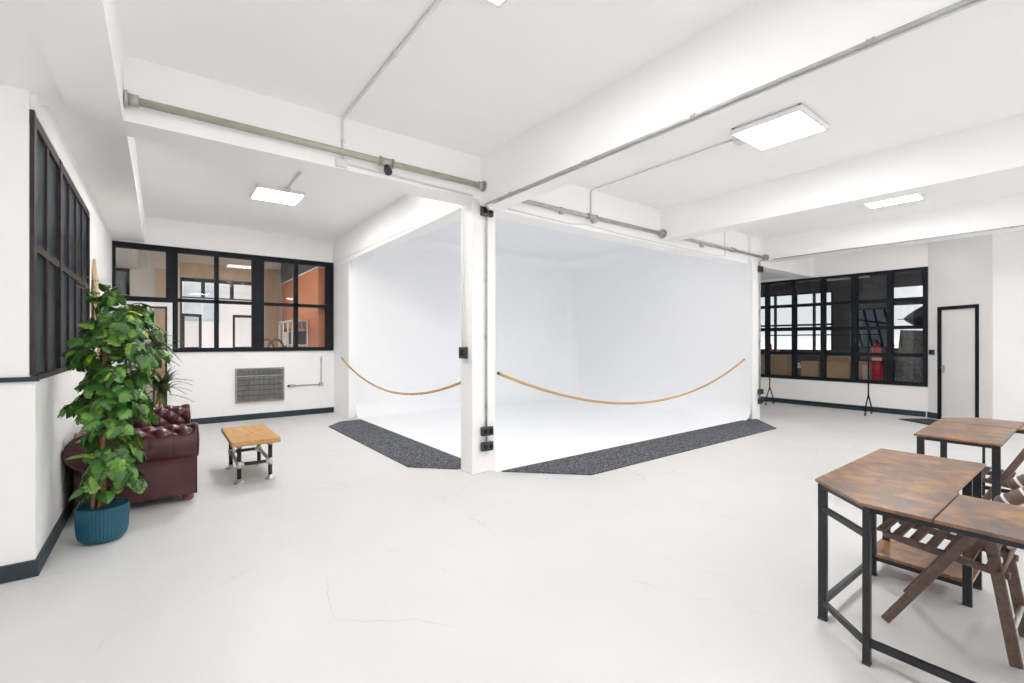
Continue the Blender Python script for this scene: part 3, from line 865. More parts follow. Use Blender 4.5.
switch(2.965, 4.388, .304, .15, .10, 'lower black socket box near the foot of the central pillar')
ml = Matrix.Translation((2.788, 4.56, 1.37)) @ Matrix.Rotation(R(90), 4, 'Z')
switch(2.788, 4.56, 1.37, .14, .13, 'black switch box on the left side of central pillar', mt=ml)
conduit([(2.772, 4.575, 1.43), (2.772, 4.575, 3.04), (2.70, 4.66, 3.045), (2.70, 9.0, 3.045)], .009, 'white', 'thin white conduit rising from the pillar side switch')
# right pillar
conduit([(9.50, 4.20, 3.10), (9.24, 4.20, 3.07), (9.24, 4.20, .28)], .016, 'conduit', 'grey conduit down the right cove pillar', [((9.24, 4.2, z), (0, 0, 1)) for z in (2.1, 1.5)])
switch(9.235, 4.205, 2.90, .13, .12, 'black switch box at the top of right cove pillar')
switch(9.235, 4.205, .53, .14, .10, 'upper black socket box low on right cove pillar')
switch(9.235, 4.205, .35, .14, .10, 'lower black socket box low on right cove pillar')
# ceiling conduits
conduit([(1.32, 2.26, 3.535), (1.32, 4.285, 3.535), (1.32, 4.285, 3.13), (2.72, 4.285, 3.10)], .012, 'offwhite', 'white conduit across the front ceiling and down the left beam', [((1.32, 3.1, 3.535), (0, 1, 0)), ((1.32, 4.285, 3.33), (0, 0, 1))], [(1.26, 4.27, 3.09, 1.36, 4.30, 3.16)])
conduit([(4.60, 2.30, 3.535), (4.60, 4.285, 3.535), (4.60, 4.285, 3.2)], .010, 'offwhite', 'thin white conduit from the large ceiling light to the rail', (), [(4.57, 2.27, 3.49, 4.68, 2.34, 3.55)])
conduit([(8.1, 2.26, 3.535), (8.1, 4.29, 3.535), (8.1, 4.29, 3.06)], .008, 'offwhite', 'thin white conduit dropping at the far right rail', (), [(8.07, 2.27, 3.49, 8.17, 2.34, 3.55)])
conduit([(1.40, 7.04, 3.62), (1.40, 4.66, 3.62), (1.40, 4.635, 3.5)], .014, 'offwhite', 'white conduit to the ceiling light in the back left bay', (), [(1.36, 6.95, 3.59, 1.44, 7.04, 3.638)])
sag = [(8.1, 4.285, 3.055), (7.9, 4.285, 3.02), (7.4, 4.285, 3.015), (5.2, 4.285, 3.03), (4.5, 4.285, 3.06), (4.2, 4.285, 3.02), (3.2, 4.285, 3.04)]
o = thing('cable', 'thin white cable slung along the right cove header', 'cable', sag[0])
MB().tube(sag, .006, 6).build('wire', 'offwhite', o)
conduit([(9.585, -2.5, 3.12), (9.585, 4.1, 3.12)], .009, 'conduit', 'thin grey conduit along the beam before the dark window', [((9.585, y, 3.12), (0, 1, 0)) for y in (.9, 2.6)])
# wall conduit by the grille
conduit([(2.05, YB - .015, .607), (2.662, YB - .015, .61), (2.662, YB - .015, 1.19)], .014, 'conduit', 'white conduit elbow on the back wall beside the grille', [((2.662, YB - .015, 1.12), (0, 0, 1))], [(2.62, YB - .04, .57, 2.70, YB, .65), (2.05, YB - .04, .575, 2.16, YB, .64)])
tag(MB().tube([(2.02, YB - .02, .607), (2.07, YB - .02, .607)], .022, 10).build('cable_gland', 'plastic'), 'small black cable end beside the wall grille', 'cable end')
# switch by the door
md = Matrix.Translation((12.078, 2.30, 0)) ; md = AM @ Matrix.Translation((.10, .002, 1.29))
switch(*(AM @ Vector((.10, .002, 1.29))), .085, .10, 'small black switch on grey wall beside the pale door', mt=md)

# wall grille
gr = thing('wall_grille', 'grey patterned heater grille on the back left wall', 'grille', (1.54, YB, .34))
gx0, gx1, gz0, gz1 = 1.115, 1.955, .335, .99
m = MB(); yy0, yy1 = YB - .05, YB - .001
m.box(gx0, yy0, gz0, gx1, yy1, gz0 + .03); m.box(gx0, yy0, gz1 - .03, gx1, yy1, gz1); m.box(gx0, yy0, gz0 + .03, gx0 + .03, yy1, gz1 - .03); m.box(gx1 - .03, yy0, gz0 + .03, gx1, yy1, gz1 - .03)
m.build('frame', 'mesh', gr)
bx(gx0 + .03, YB - .012, gz0 + .03, gx1 - .03, YB - .002, gz1 - .03).build('back_plate', 'meshdark', gr)
m = MB(); st = .085
nx = int((gx1 - gx0 - .06) / st)
nz = int((gz1 - gz0 - .06) / st)
for i in range(nx):
    for j in range(nz):
        cx = gx0 + .03 + (i + .5) * (gx1 - gx0 - .06) / nx
        cz = gz0 + .03 + (j + .5) * (gz1 - gz0 - .06) / nz
        pts = [(cx + .034 * math.cos(R(a)), YB - .038, cz + .034 * math.sin(R(a))) for a in range(0, 361, 45)]
        m.tube(pts, .0075, 5)
        m.tube([(cx - .042, YB - .036, cz - .042), (cx + .042, YB - .036, cz + .042)], .006, 4)
        m.tube([(cx - .042, YB - .036, cz + .042), (cx + .042, YB - .036, cz - .042)], .006, 4)
m.build('lattice', 'mesh', gr)
bx(gx0 + .03, YB - .046, gz1 - .16, gx1 - .03, YB - .034, gz1 - .14).build('bar', 'galv', gr)
# pointed tan board leaning at the left wall
lb = MB(); pts = [(7.14, .0), (7.50, .0), (7.60, 1.2), (7.52, 1.9), (7.36, 2.30), (7.265, 2.47), (7.21, 2.30), (7.13, 1.9), (7.10, 1.2)]
n = len(pts)
def lean(y, z, d): return (-.636 + .11 - .11 * z / 2.5 + d, y, z + .002)
lb.add([lean(y, z, .0) for y, z in pts] + [lean(y, z, .03) for y, z in pts], [tuple(range(n))[::-1], tuple(range(n, 2 * n))] + [(i, (i + 1) % n, n + (i + 1) % n, n + i) for i in range(n)])
tag(lb.build('leaning_board', 'board', None, .006, True), 'tall pointed tan board leaning on the left wall', 'board')

# ------------------------------------------------------------------ clothes rack
def rack():
    xa, ya, yb, zt = 11.5, 5.0, 3.08, 1.645
    t = thing('clothes_rack', 'black tubular clothes rack before the dark window', 'clothes rack', (xa, (ya + yb) / 2, 0))
    MB().tube([(xa, ya + .02, zt), (xa, yb - .22, zt)], .013, 8).build('top_rail', 'black', t)
    MB().tube([(xa, ya, .14), (xa, yb, .14)], .012, 8).build('bottom_rail', 'black', t)
    for y in (ya, yb):
        MB().tube([(xa, y, .38), (xa, y, zt)], .014, 8).build('upright', 'black', t)
        for sx in (-1, 1):
            pts = [(xa, y, .42), (xa + sx * .05, y, .34), (xa + sx * .14, y, .22), (xa + sx * .20, y, .10), (xa + sx * .20, y, .055)]
            ft = MB().tube(pts, .013, 8).build('foot', 'black', t)
            MB().tube([(xa + sx * .20 - .0, y - .012, .026), (xa + sx * .20, y + .012, .026)], .026, 12).build('caster', 'plastic', ft)
rack()
def hanger(y, a):
    h = 1.60
    m = MB()
    c, s_ = math.cos(a), math.sin(a)
    hook = [(11.5 + .022 * math.sin(R(t)) * c, y + .022 * math.sin(R(t)) * s_, 1.645 + .022 * math.cos(R(t))) for t in range(-100, 181, 20)] + [(11.5, y, h - .03)]
    m.tube(hook, .003, 6)
    p = lambda d, z: (11.5 + d * c, y + d * s_, z)
    m.tube([p(0, h - .03), p(.2, h - .12), p(.2, h - .14), p(-.2, h - .14), p(-.2, h - .12), p(0, h - .03)], .006, 6)
    return m
for k, (y, a, lb_) in enumerate([(3.42, .5, 'black coat hanger on rack rail, nearest the inner upright'), (3.30, .25, 'black coat hanger on rack rail, middle of the three'), (2.97, .4, 'black coat hanger on the overhanging end of rack rail')]):
    tag(hanger(y, a).build('coat_hanger', 'plastic'), lb_, 'coat hanger', 'coat hangers on the clothes rack')

# ------------------------------------------------------------------ sofa
def tuft(s, t, a, b):
    p = t / a; q = s / b
    f1 = abs(math.sin(PI * (p + q))); f2 = abs(math.sin(PI * (p - q)))
    return (f1 * f2) ** .42
def sofa():
    Y0, Y1 = 5.26, 7.02
    XB, XF_ = -.60, .275
    t = thing('chesterfield_sofa', 'oxblood leather chesterfield sofa against the left wall', 'sofa', (-.18, 6.14, 0))
    # base
    def rbox(x0, y0, z0, x1, y1, z1, nm, bev, mm='leather'):
        o = bx(x0, y0, z0, x1, y1, z1).build(nm, mm, t, bev); o.modifiers['bevel'].segments = 4; return o
    rbox(XB + .04, Y0 + .02, .07, XF_ - .03, Y1 - .02, .36, 'base', .03)
    # an arm: profile in (n outward, z) swept along x
    def arm(yf, sgn, nm):
        prof = []
        for k in range(6): prof.append((0.0, .075 + k * (.375 - .075) / 5))
        cz, cn, r = .565, -.065, .165
        for k in range(0, 37):
            a = R(-62 + k * (62 + 195) / 36)
            prof.append((cn + r * math.cos(a), cz + r * math.sin(a)))
        prof += [(-.235, .47), (-.235, .38)]
        acc = [0]
        for i in range(1, len(prof)):
            acc.append(acc[-1] + math.hypot(prof[i][0] - prof[i - 1][0], prof[i][1] - prof[i - 1][1]))
        N = 90
        rows = []
        # dense resample of the profile
        K = 90
        dense = []
        for k in range(K + 1):
            L_ = acc[-1] * k / K
            i = max(j for j in range(len(acc)) if acc[j] <= L_ + 1e-9)
            i = min(i, len(prof) - 2)
            q = (L_ - acc[i]) / (acc[i + 1] - acc[i])
            dense.append((prof[i][0] * (1 - q) + prof[i + 1][0] * q, prof[i][1] * (1 - q) + prof[i + 1][1] * q, L_))
        for j in range(N + 1):
            x = XB + .02 + (XF_ - XB - .02) * j / N
            row = []
            for k, (n, z, L_) in enumerate(dense):
                n0, z0, _ = dense[max(k - 1, 0)]; n1, z1, _ = dense[min(k + 1, K)]
                tx, tz = n1 - n0, z1 - z0
                ln = math.hypot(tx, tz) or 1
                nx_, nz_ = tz / ln, -tx / ln
                d = 0
                w_ = min(1, max(0, (L_ - .60) / .06))      # tufted from the top of the roll inward
                e = min(1, j / 5, (N - j) / 5)
                if w_ > 0:
                    d = -.040 * (1 - tuft(L_ - .60 + .12, x - XB, .17, .20)) * w_ * e
                elif L_ > .34:
                    # gathered pleats running over the roll
                    d = -.006 * (1 - abs(math.sin(PI * (x - XB) / .17)) ** .25) * e * min(1, (L_ - .34) / .08)
                if j in (0, N): d -= .02
                yy = yf - sgn * 0
                row.append((x, yf + sgn * (n + nx_ * d), z + nz_ * d))
            rows.append(row)
        m = MB(); m.grid(rows, True)
        o = m.build(nm, 'leather', t, 0, True)
        # front scroll facing with piping
        cy = yf + sgn * cn
        g = MB()
        ring = [(XF_ + .0, cy + sgn * .150 * math.cos(R(a)), cz + .150 * math.sin(R(a))) for a in range(0, 361, 15)]
        front = [(n, z) for n, z, _ in dense]
        g.add([(XF_ - .002, yf + sgn * n, z) for n, z in front], [tuple(range(len(front)))])
        g.build('facing', 'leather', o)
        MB().lathe([(.0, .03), (.07, .028), (.13, .018), (.15, .0)], 24).v
        k_ = MB()
        rows = []
        for i in range(7):
            rr = .148 * (i / 6); h = .022 * (1 - (i / 6) ** 2)
            rows.append([(XF_ + h, cy + rr * math.cos(2 * PI * q / 28), cz + rr * math.sin(2 * PI * q / 28)) for q in range(28)])
        k_.grid(rows, True, True)
        k_.build('scroll', 'leather', o)
        MB().tube(ring, .010, 8).build('piping', 'leather', o)
        return o
    arm(Y0, -1, 'arm'); arm(Y1, 1, 'arm')
    # outer flat panel line on the near arm: raised border
    # back
    prof = [(-.0, .075), (0, .40)]
    cz, cn, r = .585, -.02, .15
    for k in range(0, 33):
        a = R(-70 + k * (70 + 190) / 32)
        prof.append((cn + r * math.cos(a), cz + r * math.sin(a)))
    prof += [(-.20, .45), (-.22, .36)]
    acc = [0]
    for i in range(1, len(prof)):
        acc.append(acc[-1] + math.hypot(prof[i][0] - prof[i - 1][0], prof[i][1] - prof[i - 1][1]))
    K, N = 80, 130
    rows = []
    dense = []
    for k in range(K + 1):
        L_ = acc[-1] * k / K
        i = min(max(j for j in range(len(acc)) if acc[j] <= L_ + 1e-9), len(prof) - 2)
        q = (L_ - acc[i]) / (acc[i + 1] - acc[i])
        dense.append((prof[i][0] * (1 - q) + prof[i + 1][0] * q, prof[i][1] * (1 - q) + prof[i + 1][1] * q, L_))
    Ya, Yb = Y0 - .12, Y1 + .06
    for j in range(N + 1):
        y = Ya + (Yb - Ya) * j / N
        row = []
        for k, (n, z, L_) in enumerate(dense):
            n0, z0, _ = dense[max(k - 1, 0)]; n1, z1, _ = dense[min(k + 1, K)]
            tx, tz = n1 - n0, z1 - z0
            ln = math.hypot(tx, tz) or 1
            w_ = min(1, max(0, (L_ - .62) / .06))
            d = -.040 * (1 - tuft(L_ - .62 + .12, y - Ya, .17, .20)) * w_ * min(1, j / 5, (N - j) / 5)
            row.append((XB + .10 - (n + tz / ln * d) - .0, y, z - tx / ln * d))
        rows.append(row)
    m = MB(); m.grid(rows, True)
    for j in (0, N):
        r_ = rows[j]; m.add(r_, [tuple(range(len(r_)))])
    bk = m.build('back', 'leather', t, 0, True)
    for y, sg in ((Ya, -1), (Yb, 1)):
        k_ = MB(); rows = []
        for i in range(7):
            rr = .138 * (i / 6); h = .02 * (1 - (i / 6) ** 2)
            rows.append([(XB + .12 + rr * math.cos(2 * PI * q / 28), y + sg * h, cz + rr * math.sin(2 * PI * q / 28)) for q in range(28)])
        k_.grid(rows, True, True); k_.build('scroll', 'leather', bk, 0, True)
    # seat cushions
    ym = (Y0 + Y1) / 2
    for a, b in ((Y0 + .245, ym - .004), (ym + .004, Y1 - .245)):
        o = bx(XB + .32, a, .362, XF_ + .01, b, .49).build('seat_cushion', 'leather', t, .035); o.modifiers['bevel'].segments = 4
    # flat front rail
    rbox(XF_ - .06, Y0 + .03, .10, XF_ - .005, Y1 - .03, .365, 'front_rail', .015)
    for x in (XB + .12, XF_ - .07):
        for y in (Y0 + .09, Y1 - .09):
            MB().lathe([(.03, 0), (.045, .012), (.05, .035), (.042, .058), (.032, .075)], 16, (x, y, 0)).build('bun_foot', 'bun', t)
sofa()

# ------------------------------------------------------------------ plants
def leaf_mesh(m, base, direction, up, size, lobed=True):
    """one split leaf: outline with notches, folded along the midrib, tip drooping"""
    d = Vector(direction).normalized(); u = Vector(up)
    s = d.cross(u)
    if s.length < 1e-3: s = d.cross(Vector((1, 0, .3)))
    s.normalize(); u = s.cross(d).normalized()
    half = [(0, 0), (-.10, .20), (-.06, .36), (.10, .50), (.20, .44), (.22, .17), (.30, .47), (.44, .52), (.52, .43), (.49, .15), (.60, .42), (.72, .40), (.77, .31), (.71, .11), (.84, .25), (.93, .17), (1.0, 0)] if lobed else \
           [(0, 0), (-.08, .2), (.0, .36), (.18, .44), (.38, .42), (.6, .32), (.8, .18), (1.0, 0)]
    mid = [(0, 0), (.12, 0), (.30, 0), (.52, 0), (.75, 0), (1.0, 0)]
    base = Vector(base)
    def P(a, b):
        droop = -.28 * a * a - .22 * abs(b) + .05
        return base + d * (a * size) + s * (b * size) + u * (droop * size)
    for sg in (1, -1):
        vs = [P(a, sg * b) for a, b in half]
        mids = [P(a, 0) for a, _ in mid]
        n = len(half)
        # fan strips from the nearest midrib vertex
        idx = []
        fs = []
        for i in range(n - 1):
            a = (half[i][0] + half[i + 1][0]) / 2
            k = min(range(len(mid)), key=lambda q: abs(mid[q][0] - a))
            idx.append(k)
        for i in range(n - 1):
            k = idx[i]
            fs.append((n + k, i, i + 1) if sg > 0 else (n + k, i + 1, i))
            if i + 1 < n - 1 and idx[i + 1] != k:
                fs.append((n + k, i + 1, n + idx[i + 1]) if sg > 0 else (n + k, n + idx[i + 1], i + 1))
        m.add(vs + mids, fs, False)

def leafy_plant():
    px, py = -.35, 4.66
    t = thing('potted_plant', 'tall leafy green climbing plant in a teal blue ribbed pot', 'potted plant', (px, py, 0))
    rib = lambda a, z: 1 + .014 * math.cos(a * 44)
    prof = [(.09, .0), (.120, .008), (.140, .035), (.150, .075), (.157, .25), (.152, .255), (.148, .235)]
    m = MB(); m.lathe(prof[:5], 176, (px, py, .002), True, rib); 
    m.f.pop(); m.s.pop()
    m.lathe([(.1590, .25), (.157, .262), (.150, .262), (.147, .19)], 64, (px, py, .002))
    pot = m.build('pot', 'pot', t)
    MB().lathe([(.147, .215), (.10, .232), (.05, .24), (0, .243)], 24, (px, py, 0)).build('soil', 'soil', pot)
    # stems round a moss pole
    st = MB()
    st.tube([(px, py, .23), (px + .005, py, 1.0), (px + .02, py + .005, 1.55)], [.021, .015, .010], 10)
    rnd = random.Random(3)
    for k in range(5):
        a0 = rnd.uniform(0, 6.28)
        h = .85 + .1 * k
        pts = []
        for i in range(16):
            q = i / 15
            a = a0 + q * 2.2
            r = .03 + .03 * math.sin(q * 7 + k)
            pts.append((px + r * math.cos(a), py + r * math.sin(a), .22 + q * h))
        st.tube(pts, [.013 - .007 * i / 15 for i in range(16)], 7)
    st.build('stem', 'stem', t)
    lf = MB(); pt = MB()
    def width(z):
        tab = [(.42, .15), (.5, .22), (.65, .20), (.8, .17), (.92, .20), (1.0, .28), (1.15, .29), (1.3, .30), (1.42, .33), (1.55, .29), (1.68, .26), (1.8, .21), (1.9, .14)]
        for (a, b), (c, d) in zip(tab, tab[1:]):
            if a <= z <= c: return b + (d - b) * (z - a) / (c - a)
        return .1
    NS = 70
    for k in range(NS):
        zs = .40 + 1.40 * ((k + rnd.random()) / NS) ** .88
        a = k * 2.39996 + rnd.uniform(-.5, .5)
        c, s_ = math.cos(a), math.sin(a)
        cx = px + .065 + .06 * max(0, (zs - 1.0) / .7)
        reach = width(min(1.85, zs + .1)) * rnd.uniform(.62, 1.0)
        rise = rnd.uniform(.02, .22)
        p0 = Vector((px + .03 * c, py + .03 * s_, zs)); p1 = Vector((cx + c * reach * .55, py + s_ * reach * .55, zs + rise)); p2 = Vector((cx + c * reach, py + s_ * reach, zs + rise - rnd.uniform(.02, .16)))
        def shoot(q): return p0 * (1 - q) ** 2 + p1 * 2 * q * (1 - q) + p2 * q * q
        for v_ in (p1, p2):
            v_.x = max(v_.x, -.575)
        pt.tube([shoot(i / 6) for i in range(7)], [.006 - .0006 * i for i in range(7)], 5, False)
        nl = rnd.randint(8, 12)
        for i in range(nl):
            q = .22 + .80 * i / (nl - 1)
            o = shoot(min(q, 1.0))
            side = 1 if i % 2 else -1
            tv = (shoot(min(1, q + .05)) - shoot(max(0, q - .05))).normalized()
            lat = Vector((-s_, c, 0)) * side
            d = (tv * .45 + lat * rnd.uniform(.35, 1.0) + Vector((0, 0, rnd.uniform(-.95, -.05)))).normalized()
            size = rnd.uniform(.06, .108) * (1.0 - .25 * (i == nl - 1)) * (.85 if zs > 1.55 else 1)
            st_ = o + d * rnd.uniform(.02, .05)
            if st_.x + d.x * size < -.628: d.x = max(d.x, -.05); d.normalize()
            upv = Vector((c * .7 + rnd.uniform(-.6, .6), s_ * .7 + rnd.uniform(-.6, .6), rnd.uniform(.35, .95)))
            leaf_mesh(lf, st_, d, upv, size, rnd.random() < .85)
            pt.tube([o, st_], [.0028, .0022], 4, False)
    # wispy top shoots
    for dx, dy, h in ((-.12, .02, 1.98), (.04, .02, 1.93), (.10, -.03, 1.86), (-.05, -.05, 1.95)):
        pt.tube([(px, py, 1.5), (px + dx * .4, py + dy, 1.75), (px + dx, py + dy, h)], [.006, .004, .002], 5, False)
        for q in (.65, .82, 1.0):
            leaf_mesh(lf, (px + dx * q, py + dy, 1.5 + (h - 1.5) * q), (rnd.uniform(-1, 1), rnd.uniform(-1, 1), rnd.uniform(-.2, .5)), (0, 0, 1), .075, False)
    # long pale fronds low on the left
    for d, z in (((-.75, -.5, -.35), .47), ((-.8, -.6, .1), .66), ((.7, -.55, -.3), .5), ((.2, -1, -.35), .42)):
        dv = Vector(d).normalized()
        b = Vector((px, py, z)) + dv * .12
        leaf_mesh(lf, b, dv, (0, 0, 1), .12, False)
    lf.build('leaves', 'leaf', t)
    pt.build('petioles', 'darkleaf', t)
leafy_plant()

def spiky_plant():
    px, py = -.10, 8.0
    t = thing('potted_plant', 'spiky dark leaved plant standing behind the sofa', 'potted plant', (px, py, 0))
    MB().lathe([(.12, 0), (.15, .02), (.18, .32), (.175, .34), (.165, .34), (.16, .28)], 32, (px, py, .001)).build('pot', 'darkgrey', t)
    MB().lathe([(.163, .28), (0, .30)], 20, (px, py, 0)).build('soil', 'soil', t)
    st = MB(); lf = MB(); rnd = random.Random(11)
    for k, (dx, dy, h) in enumerate(((.04, 0, 1.52), (.12, -.05, .98), (-.1, .05, 1.2))):
        st.tube([(px + dx * .3, py + dy * .3, .28), (px + dx * .7, py + dy, h * .6), (px + dx, py + dy, h)], .014, 8)
        for i in range(52):
            a = i * 2.4 + k
            el = rnd.uniform(-.55, 1.2)
            L_ = rnd.uniform(.28, .40)
            d = Vector((math.cos(a) * math.cos(el), math.sin(a) * math.cos(el), math.sin(el)))
            if px + dx + d.x * L_ < -.60: continue
            s = d.cross(Vector((0, 0, 1)))* (.028 / max(.2, d.cross(Vector((0, 0, 1))).length))
            o = Vector((px + dx, py + dy, h - .10 + rnd.uniform(-.12, .1)))
            rows = []
            for q in range(6):
                f = q / 5
                p = o + d * (L_ * f) + Vector((0, 0, -.09 * f * f * L_ / .3))
                w_ = s * (1 - f ** 2)
                rows.append([p - w_, p + Vector((0, 0, -.004)), p + w_])
            lf.grid(rows, True)
    st.build('stem', 'stem', t); lf.build('leaves', 'darkleaf', t)
spiky_plant()

# ------------------------------------------------------------------ pipe coffee table
def coffee():
    x0, x1, y0, y1, zt = .575, 1.03, 5.47, 6.50, .465
    t = thing('coffee_table', 'small coffee table with honey wood top and black pipe legs', 'coffee table', ((x0 + x1) / 2, (y0 + y1) / 2, 0))
    bx(x0, y0, zt - .05, x1, y1, zt).build('tabletop', 'pine', t, .006)
    LX = (.66, .955); LY = (5.63, 6.36); zr = .195
    for x in LX:
        for y in LY:
            lg = MB().tube([(x, y, .02), (x, y, zt - .06)], .021, 12).build('leg', 'desksteel', t)
            m = MB().lathe([(.052, 0), (.052, .01), (.034, .014), (.027, .045)], 18, (x, y, .001)); m.build('foot_flange', 'chrome', lg)
            m = MB().lathe([(.027, zt - .095), (.034, zt - .06), (.05, zt - .056), (.05, zt - .051)], 18, (x, y, 0)); m.build('top_flange', 'chrome', lg)
            m = MB().tube([(x, y, zr - .035), (x, y, zr + .035)], .029, 12)
            sx = 1 if x == LX[0] else -1; sy = 1 if y == LY[0] else -1
            m.tube([(x, y, zr), (x + sx * .045, y, zr)], .026, 12); m.tube([(x, y, zr), (x, y + sy * .045, zr)], .026, 12)
            m.build('tee_fitting', 'chrome', lg)
    for y in LY: MB().tube([(LX[0], y, zr), (LX[1], y, zr)], .019, 12).build('crossbar', 'desksteel', t)
    for x in LX: MB().tube([(x, LY[0], zr), (x, LY[1], zr)], .019, 12).build('side_bar', 'galv', t)
coffee()

# ------------------------------------------------------------------ desks
TT = .75
def top_piece(poly, t, nm='tabletop'):
    o = MB().prism(poly, TT - .016, TT).build(nm, 'rustic', t, .004)
    return o
def leg(t, x, y, w=.045, d=.045, z1=TT - .017, z0=0.0):
    l = bx(x - w / 2, y - d / 2, z0 + .004, x + w / 2, y + d / 2, z1).build('leg', 'desksteel', t, .003)
    bx(x - w / 2 - .001, y - d / 2 - .001, z0, x + w / 2 + .001, y + d / 2 + .001, .012).build('foot_cap', 'plastic', l)
    return l
def rail(t, a, b, w=.022, h=.035, nm='rail'):
    return MB().bar(a, b, w, h).build(nm, 'desksteel', t)
def apron(t, pts, closed=False):
    m = MB()
    z = TT - .016 - .013
    for a, b in zip(pts, pts[1:]):
        m.bar((a[0], a[1], z), (b[0], b[1], z), .02, .025)
    m.build('apron', 'desksteel', t)
def desk_near():
    t = thing('corner_desk', 'rustic brown L shaped corner desk nearest the viewer', 'desk', (3.2, .4, 0), 'rustic corner desks')
    top_piece([(2.85, 1.003), (2.59, .725), (2.59, .474), (3.156, .474), (3.156, .487), (4.03, .487), (4.03, 1.008)], t)
    top_piece([(2.59, .470), (2.59, -.60), (3.12, -.60), (3.12, .470)], t)
    leg(t, 2.845, .963, .03, .04); leg(t, 2.612, .705, .03, .03)
    for x in (3.645, 3.945):
        leg(t, x, .955, .03, .04); leg(t, x, .515, .03, .04)
    leg(t, 2.63, -.56); leg(t, 3.08, -.56)
    apron(t, [(2.86, .97), (3.97, .97), (3.97, .515), (3.12, .515)])
    apron(t, [(2.62, .69), (2.62, -.56), (3.08, -.56), (3.08, .43)])
    apron(t, [(2.845, .963), (2.612, .705)])
    rail(t, (2.845, .963, .60), (2.612, .705, .60), .02, .03)
    rail(t, (2.845, .963, .095), (2.612, .705, .095), .02, .03)
    rail(t, (2.86, .965, .095), (3.645, .955, .095), .02, .035)
    rail(t, (2.612, .705, .105), (2.612, -.56, .105), .02, .035)
    # low shelf between the far legs
    bx(3.632, .495, .125, 3.97, .985, .145).build('shelf', 'rustic', t, .003)
    for x in (3.645, 3.945): MB().bar((x, .52, .112), (x, .95, .112), .02, .025).build('shelf_rail', 'desksteel', t)
    return t
desk_near()
def desk_far():
    t = thing('corner_desk', 'rustic brown L shaped corner desk further back, facing the first', 'desk', (5.65, .4, 0), 'rustic corner desks')
    top_piece([(4.87, 1.005), (4.87, .506), (5.84, .52), (5.84, 1.035)], t)
    top_piece([(5.85, 1.035), (5.85, .516), (6.40, .516), (6.40, .85), (6.13, 1.045)], t)
    top_piece([(5.845, .511), (6.40, .511), (6.40, -.60), (5.845, -.60)], t)
    leg(t, 4.90, .965, .03, .045); leg(t, 4.90, .54, .03, .045); leg(t, 5.72, .965, .03, .045)
    leg(t, 6.06, 1.015, .02, .02); leg(t, 6.36, .785, .02, .02); leg(t, 5.89, -.56); leg(t, 6.36, -.56)
    apron(t, [(4.90, .545), (4.90, .965), (6.06, 1.015), (6.36, .785), (6.36, -.56)])
    apron(t, [(4.90, .545), (5.89, .545), (5.89, -.56)])
    rail(t, (6.36, .785, .085), (6.36, -.56, .085)); rail(t, (6.06, 1.015, .085), (6.36, .785, .085)); rail(t, (4.90, .54, .085), (4.90, .965, .085))
desk_far()

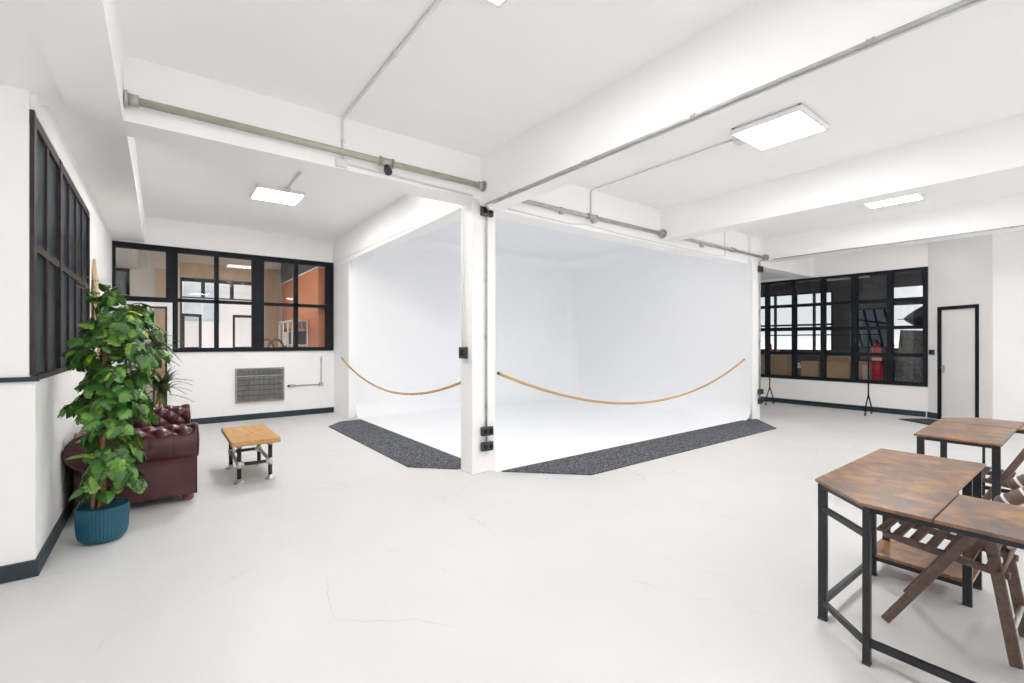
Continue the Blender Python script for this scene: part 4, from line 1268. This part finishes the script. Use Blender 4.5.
# ------------------------------------------------------------------ folding slat chairs
def slat_chair(x0, x1, dy, label, tall):
    """folding chair facing +y; x0/x1 side frame planes"""
    t = thing('folding_chair', label, 'chair', ((x0 + x1) / 2, .5 + dy, 0), 'folding slat chairs')
    y = lambda v: v + dy
    top1 = (.405, .60) if not tall else (.22, 1.055)
    for x, s_ in ((x0, 1), (x1, -1)):
        MB().bar((x, y(.752), .012), (x, y(top1[0]), top1[1]), .022, .042, (0, 1, 0)).build('front_leg', 'chairwood', t, .006)
        MB().bar((x + s_ * .035, y(.278), .008), (x + s_ * .035, y(.372), .62), .022, .046, (0, 1, 0)).build('rear_leg', 'chairwood', t, .006)
        MB().bar((x + s_ * .065, y(.775), .452), (x + s_ * .065, y(.30), .405), .024, .036).build('seat_rail', 'chairwood', t, .008)
    m = MB()
    for k in range(6):
        q = .778 - k * .068
        z = .475 - k * .0058
        m.box(x0 + .03, y(q) - .019, z - .006, x1 + .02, y(q) + .019, z + .008)
    m.build('seat_slats', 'chairwood', t)
    g = MB()
    if not tall: g.bar((x0 + .01, y(.425), .545), (x1 - .01, y(.425), .545), .016, .085, (0, -.3, 1))
    if not tall: g.bar((x0 + .01, y(.36), .47), (x1 - .01, y(.36), .47), .016, .06, (0, -.3, 1))
    if not tall: g.build('back_slats', 'chairwood', t, .004)
    MB().tube([(x0 - .02, y(.325), .43), (x1 + .02, y(.325), .43)], .011, 8).build('pivot_rod', 'chairwood', t)
    MB().tube([(x0 + .035, y(.292), .16), (x1 - .035, y(.292), .16)], .011, 8).build('stretcher', 'galv', t)
    if not tall: MB().tube([(x0 + .035, y(.30), .55), (x1 - .035, y(.30), .55)], .010, 8).build('stretcher', 'galv', t)
    if tall:
        b = MB()
        for k in range(4):
            q = .70 + k * .085
            yy = .752 + (top1[0] - .752) * (q - .012) / (top1[1] - .012)
            b.bar((x0 + .01, y(yy), q), (x1 - .01, y(yy), q), .014, .055, (0, -.5, 1))
        b.build('backrest_slats', 'chairwood', t, .004)
    return t
chair_near = slat_chair(3.08, 3.50, 0, 'brown slatted folding chair pushed under the nearest desk', False)
slat_chair(4.97, 5.39, .0, 'brown slatted folding chair pushed under the desk further back', True)
# rounded back uprights of the near chair, still banded with white packing film
def upright(a, b):
    a, b = Vector(a), Vector(b)
    d = (b - a).normalized()
    u = MB().tube([a - d * .022, a - d * .012, a, b], [.016, .027, .033, .033], 18).build('back_upright', 'chairwood', chair_near)
    for q in (.02, .10):
        MB().tube([a + d * q, a + d * (q + .012)], .0345, 18).build('film_band', 'paper', u)
upright((3.36, .353, .690), (3.36, .16, .835))
upright((3.52, .322, .755), (3.52, .13, .90))
MB().bar((3.36, .20, .79), (3.52, .19, .84), .05, .02).build('back_slats', 'chairwood', chair_near)
# rounded timber rolls with clear film bands on the near desk edge of that chair
# ------------------------------------------------------------------ light
W = bpy.data.worlds.new('sky'); S.world = W
W.use_nodes = True
bg = W.node_tree.nodes['Background']
bg.inputs['Strength'].default_value = 1.0
wn = W.node_tree
tc = node(wn, 'ShaderNodeTexCoord')
sx = node(wn, 'ShaderNodeSeparateXYZ')
wn.links.new(tc.outputs['Generated'], sx.inputs[0])
mr = node(wn, 'ShaderNodeMapRange')
mr.inputs['From Min'].default_value = -.02; mr.inputs['From Max'].default_value = .02
wn.links.new(sx.outputs['Z'], mr.inputs['Value'])
# brighter half below the horizon added to lift ceilings, even white overcast above it
wn.links.new(ramp(wn, mr.outputs[0], [(0, (.72, .71, .70)), (1, (.42, .426, .435))]), bg.inputs['Color'])

vs = S.view_settings
vs.view_transform = 'Standard'; vs.look = 'None'; vs.gamma = 1.0; vs.use_curve_mapping = False
vs.exposure = 1.18
